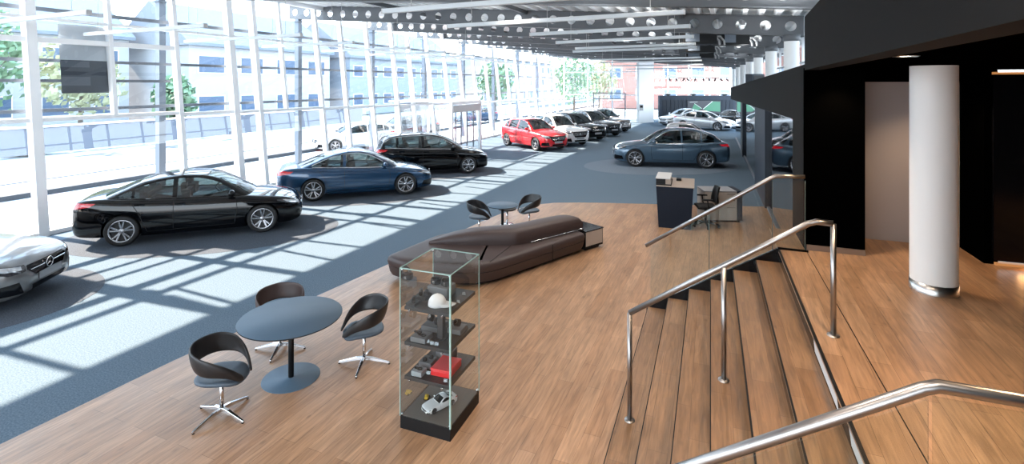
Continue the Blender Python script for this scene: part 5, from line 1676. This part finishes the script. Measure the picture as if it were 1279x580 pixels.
mb = MB(); mb.ellipsoid((0, 0, .116), (.008, .008, .005), 10, 6); mb.build('cap_button', M_FABWHITE, e)
# watch-roll block with rings
e = ware('jewellery_stand', .42, .33, SHZ[0], .0, 'grey display block with two black cuffs, top shelf', 'display stand')
mb = MB(); mb.box((0, 0, .055), (.20, .24, .11)); mb.build('block', M_MGREY, e, bevel=.006)
for dy in (-.06, .065):
    mb = MB(); mb.lathe([(.052, .112), (.058, .118), (.058, .165), (.052, .17), (.046, .165), (.046, .118), (.052, .112)], 28, (0, dy, 0)); c = mb.build('cuff', M_BLACK, e)
    mb = MB(); mb.box((-.055, dy, .14), (.012, .03, .035)); mb.build('clasp', M_CHROME, c)
def low_block(x, y, z, w, d, h, label, items, col=M_MGREY, rz=0, tag=True, group='display blocks in the showcase'):
    e = ware('jewellery_stand', x, y, z, rz, label, 'display stand', group)
    mb = MB(); mb.box((0, 0, h/2), (w, d, h)); mb.build('block', col, e, bevel=.004)
    for (kind, ix, iy) in items:
        mb = MB()
        if kind == 'ring':
            mb.tube([(ix+.022*math.cos(t), iy+.022*math.sin(t), h+.006) for t in np.linspace(0, 2*PI, 17)], .006, 8); mb.box((ix, iy+.035, h+.008), (.02, .045, .014)); mb.build('key_ring', M_BLACK, e)
        elif kind == 'watch':
            mb.cyl((ix, iy-.028, h+.04), (ix, iy+.028, h+.04), .036, 16); mb.build('watch_cushion', M_BLACK, e)
            mb = MB(); mb.cyl((ix-.03, iy, h+.06), (ix-.042, iy, h+.07), .02, 16); mb.build('watch_face', M_CHROME, e)
        elif kind == 'stud':
            mb.lathe([(0, h+.028), (.018, h+.026), (.024, h+.012), (.024, h)], 16, (ix, iy, 0)); mb.build('cuff_link', M_BLACK, e)
        elif kind == 'roll':
            mb.tube([(ix-.05, iy-.03, h+.02), (ix, iy, h+.024), (ix+.05, iy+.02, h+.02)], .02, 10); mb.build('strap', M_BLACK, e)
    return e
low_block(.10, .48, SHZ[0], .12, .11, .03, 'flat dark block with a strap, top shelf near the outer glass corner', [('roll', 0, 0)], M_SHELF)
low_block(.26, .46, SHZ[0], .14, .13, .045, 'stepped dark block with straps behind the white cap', [('roll', 0, -.03), ('roll', 0, .03)], M_SHELF)
low_block(.40, .40, SHZ[1], .20, .22, .05, 'grey block with a watch cushion at the back of the middle shelf', [('watch', -.03, -.05), ('watch', .02, .06)], M_MGREY)
low_block(.42, .14, SHZ[1], .16, .16, .05, 'grey block with one watch cushion by the side glass, middle shelf', [('watch', 0, 0)], M_MGREY)
low_block(.13, .40, SHZ[1], .16, .17, .05, 'grey block with two key rings on the front of the middle shelf', [('ring', -.02, -.035), ('ring', .02, .04)], M_MGREY)
e = ware('display_post', .22, .22, SHZ[1], 0, 'dark square display post rising from the middle shelf', 'display stand')
mb = MB(); mb.box((0, 0, .145), (.065, .065, .27)); mb.build('post_body', M_SHELF, e, bevel=.004); mb = MB(); mb.box((0, 0, .006), (.10, .10, .012)); mb.build('post_foot', M_SHELF, e)
low_block(.29, .42, SHZ[2], .14, .15, .06, 'grey block with two round black cuff links on the lowest shelf', [('stud', -.03, .02), ('stud', .035, -.02)], M_MGREY)
low_block(.48, .30, SHZ[2], .16, .18, .10, 'taller grey block at the back of the lowest shelf', [('stud', 0, 0)], M_MGREY)
low_block(.11, .42, SHZ[2], .11, .12, .05, 'pale grey block with a key ring on the lowest shelf corner', [('ring', 0, -.01)], mat('pale_block', (.30, .32, .33), .5))
e = ware('red_box', .27, .19, SHZ[2], .02, 'flat bright red gift box on the lowest shelf', 'box')
mb = MB(); mb.box((0, 0, .028), (.27, .22, .056)); mb.build('box_body', M_RED, e, bevel=.008)
mb = MB(); mb.box((0, 0, .066), (.276, .226, .02)); mb.build('lid', M_RED, e, bevel=.008)
pts = [(.10, .31, 1), (.085, .25, 1), (.09, .20, 1), (.085, .46, 0), (.30, .07, 0), (.50, .10, 0), (.07, .45, 2), (.09, .10, 2), (.15, .33, 2)]
for k, (x, y, s) in enumerate(pts):
    e = ware('price_stand', x, y, SHZ[s], .2, ['tiny clear acrylic stand on the top shelf', 'tiny clear acrylic stand on the middle shelf', 'tiny clear acrylic stand on the lowest shelf'][s], 'label stand', 'acrylic label stands ' + ['top', 'middle', 'lowest'][s])
    mb = MB(); mb.prismY([(-.014, 0), (.014, 0), (.003, .028), (-.003, .028)], -.02, .02); mb.build('stand_body', M_ACRYL, e)
e = ware('toy_figure', .33, .46, BH+.004, .3, 'small yellow plastic toy on the showcase floor', 'toy')
mb = MB(); mb.box((0, 0, .02), (.07, .04, .022)); mb.box((-.01, 0, .04), (.03, .03, .025)); mb.build('toy_body', M_YELLOW, e, bevel=.006)
for x in (-.022, .022):
    mb = MB(); mb.cyl((x, -.026, .012), (x, .026, .012), .012, 12); mb.build('wheel', M_BLACK, e)
car('sports', P_WHITE, cpos(.27, .27, BH+.004), CROT+math.radians(152), name='model_car', label='white sports coupe scale model on the showcase floor', cat='model car', scale=.083)

# ------------------------------------------------------------------ desk group
dk = empty('reception_desk', CW(3.52, 12.52), heading(-20), label='tall dark navy reception counter with beige top', cat='desk')
mb = MB(); mb.add([(.06, 0, 0), (.80, 0, 0), (.80, .10, 0), (.06, .10, 0), (0, 0, 1.0), (.86, 0, 1.0), (.86, .10, 1.0), (0, .10, 1.0)], [(3, 2, 1, 0), (4, 5, 6, 7), (0, 1, 5, 4), (1, 2, 6, 5), (2, 3, 7, 6), (3, 0, 4, 7)]); mb.build('front_panel', M_DESKNAVY, dk)
mb = MB(); mb.add([(.06, .10, 0), (.12, .10, 0), (.12, 1.3, 0), (.06, 1.3, 0), (0, .10, .98), (.06, .10, .98), (.06, 1.3, .98), (0, 1.3, .98)], [(3, 2, 1, 0), (4, 5, 6, 7), (0, 1, 5, 4), (1, 2, 6, 5), (2, 3, 7, 6), (3, 0, 4, 7)]); mb.build('side_panel', M_DESKNAVY, dk)
mb = MB(); mb.box2((.74, .10, 0), (.80, 1.3, .98)); mb.build('side_panel', M_DESKNAVY, dk)
mb = MB(); mb.box2((0, .02, .98), (.88, 1.3, 1.015)); mb.build('desk_top', M_DESKTOP, dk, bevel=.004)
mn = empty('desk_organiser', CW(3.54, 12.60, 1.0155), heading(-20), label='pale slanted document box on the reception counter corner', cat='box')
mb = MB(); mb.box2((.0, .0, 0), (.36, .85, .03)); mb.box2((.0, .0, .03), (.02, .85, .17)); mb.build('tray', M_BLACK, mn)
mb = MB(); mb.box2((.02, .02, .03), (.22, .6, .155)); mb.build('inner_box', M_BLACK, mn)
mb = MB(); mb.box2((.225, .02, .03), (.35, .5, .15)); mb.build('paper_stack', M_DESKTOP, mn)
mb = MB(); mb.box2((-.01, -.01, .158), (.34, .88, .18)); mb.build('lid', M_LGREY, mn, bevel=.004)
kb = empty('card_reader', CW(4.3, 13.2, 1.0155), heading(-20), label='small black card reader on the reception counter', cat='device')
mb = MB(); mb.box((0, 0, .03), (.12, .16, .05)); mb.build('reader_body', M_BLACK, kb, bevel=.01); mb = MB(); mb.box((0, .02, .058), (.09, .06, .006)); mb.build('reader_screen', M_BLACKG, kb)
sb = empty('sideboard', CW(4.88, 12.98), heading(-3), label='low beige sideboard with drawers behind the office chair', cat='cabinet')
SBL = .92
mb = MB(); mb.box2((0, 0, .05), (SBL, .62, .76)); mb.build('cabinet_body', M_BEIGE, sb, bevel=.004)
mb = MB(); mb.box2((-.01, -.01, .76), (SBL-.12, .63, .79)); mb.build('cabinet_top', mat('cab_top', (.26, .26, .27), .4), sb, bevel=.003)
mb = MB(); mb.box2((SBL-.12, -.012, .05), (SBL+.012, .64, .795)); mb.build('end_panel', M_DESKNAVY, sb, bevel=.004)
for z0, z1 in ((.08, .40), (.41, .58), (.59, .74)):
    mb = MB(); mb.box2((.36, -.016, z0), (SBL-.15, 0, z1)); d = mb.build('drawer', M_BEIGE, sb, bevel=.003)
    mb = MB(); mb.box2((.55, -.026, z1-.03), (.75, -.015, z1-.018)); mb.build('handle', M_CHROME, d)
mb = MB(); mb.box2((.02, -.016, .08), (.345, 0, .74)); mb.build('door', M_BEIGE, sb, bevel=.003)
mb = MB(); mb.box2((.04, .04, 0), (SBL-.04, .58, .05)); mb.build('plinth', M_BLACK, sb)
oc = empty('office_chair', CW(4.75, 12.57), heading(172), label='black swivel office chair between counter and sideboard', cat='chair')
mb = MB(); mb.box((0, 0, .50), (.46, .46, .07)); mb.build('seat', M_BLACK, oc, bevel=.03, seg=3)
mb = MB(); rows = []
for z in np.linspace(0, 1, 9):
    w = .21*(1-.25*z**3); rows.append([(-.22 - .08*z**2 + .05*(y/.21)**2, y*(w/.21), .58+.42*z) for y in np.linspace(-.21, .21, 9)])
mb.grid(rows, True); o = mb.build('backrest', M_BLACK, oc); s = o.modifiers.new('t', 'SOLIDIFY'); s.thickness = .04
mb = MB(); mb.tube([(-.02, 0, .46), (-.26, 0, .47), (-.29, 0, .60), (-.27, 0, .75)], .022, 8); mb.build('back_support', M_BLACK, oc)
for s in (-1, 1):
    mb = MB(); mb.tube([(.0, s*.23, .50), (.0, s*.29, .55), (.02, s*.29, .70)], .016, 8); mb.box((.02, s*.29, .715), (.24, .07, .03)); mb.build('armrest', M_BLACK, oc)
mb = MB(); mb.cyl((0, 0, .10), (0, 0, .46), .028, 14); mb.build('pole', M_BLACK, oc)
for q in range(5):
    a = q*2*PI/5 + .3
    mb = MB(); mb.bar((0, 0, .12), (.30*math.cos(a), .30*math.sin(a), .075), .04, .035); l = mb.build('leg', M_BLACK, oc)
    mb = MB(); c = Vector((.30*math.cos(a), .30*math.sin(a), .032)); t = Vector((-math.sin(a), math.cos(a), 0))*.025
    mb.cyl(c-t, c+t, .032, 14); mb.build('caster', M_BLACK, l)

# ------------------------------------------------------------------ camera, light, world
cd = bpy.data.cameras.new('camera')
cam = bpy.data.objects.new('camera', cd); COL.objects.link(cam)
cam.location = (0, 0, EYE)
cam.rotation_euler = (PI/2, 0, TH)
cd.sensor_width = 36; cd.sensor_fit = 'HORIZONTAL'
cd.lens = 36*640/1279
cd.shift_y = -(290-105)/1279
cd.clip_start = .05; cd.clip_end = 500
SC.camera = cam
sd = bpy.data.lights.new('sun', 'SUN'); sd.energy = SUN_E; sd.angle = math.radians(.6); sd.color = (1, .82, .65)
so = bpy.data.objects.new('sun', sd); COL.objects.link(so)
el = math.radians(SUN_EL); hd = math.radians(SUN_AZ)
so.rotation_euler = Vector((math.cos(el)*math.cos(hd), math.cos(el)*math.sin(hd), -math.sin(el))).to_track_quat('-Z', 'Y').to_euler()
w = bpy.data.worlds.new('world'); SC.world = w; w.use_nodes = True
nt = w.node_tree; bg = nt.nodes['Background']
tc = N(nt, 'ShaderNodeTexCoord'); sx = N(nt, 'ShaderNodeSeparateXYZ'); nt.links.new(tc.outputs['Generated'], sx.inputs[0])
cr = N(nt, 'ShaderNodeValToRGB'); cr.color_ramp.elements[0].position = 0; cr.color_ramp.elements[1].position = .6
cr.color_ramp.elements[0].color = (.87, .945, 1, 1); cr.color_ramp.elements[1].color = (.54, .76, 1, 1)
nt.links.new(sx.outputs['Z'], cr.inputs[0]); nt.links.new(cr.outputs[0], bg.inputs['Color'])
bg.inputs['Strength'].default_value = SKY_E
SC.view_settings.view_transform = 'Standard'
SC.view_settings.look = 'None'
SC.view_settings.exposure = EXPO
try:
    SC.cycles.use_denoising = True
    SC.cycles.max_bounces = 10; SC.cycles.diffuse_bounces = 4; SC.cycles.glossy_bounces = 4; SC.cycles.transparent_max_bounces = 32
    SC.cycles.caustics_reflective = False; SC.cycles.caustics_refractive = False
    SC.cycles.sample_clamp_indirect = 6
except Exception:
    pass
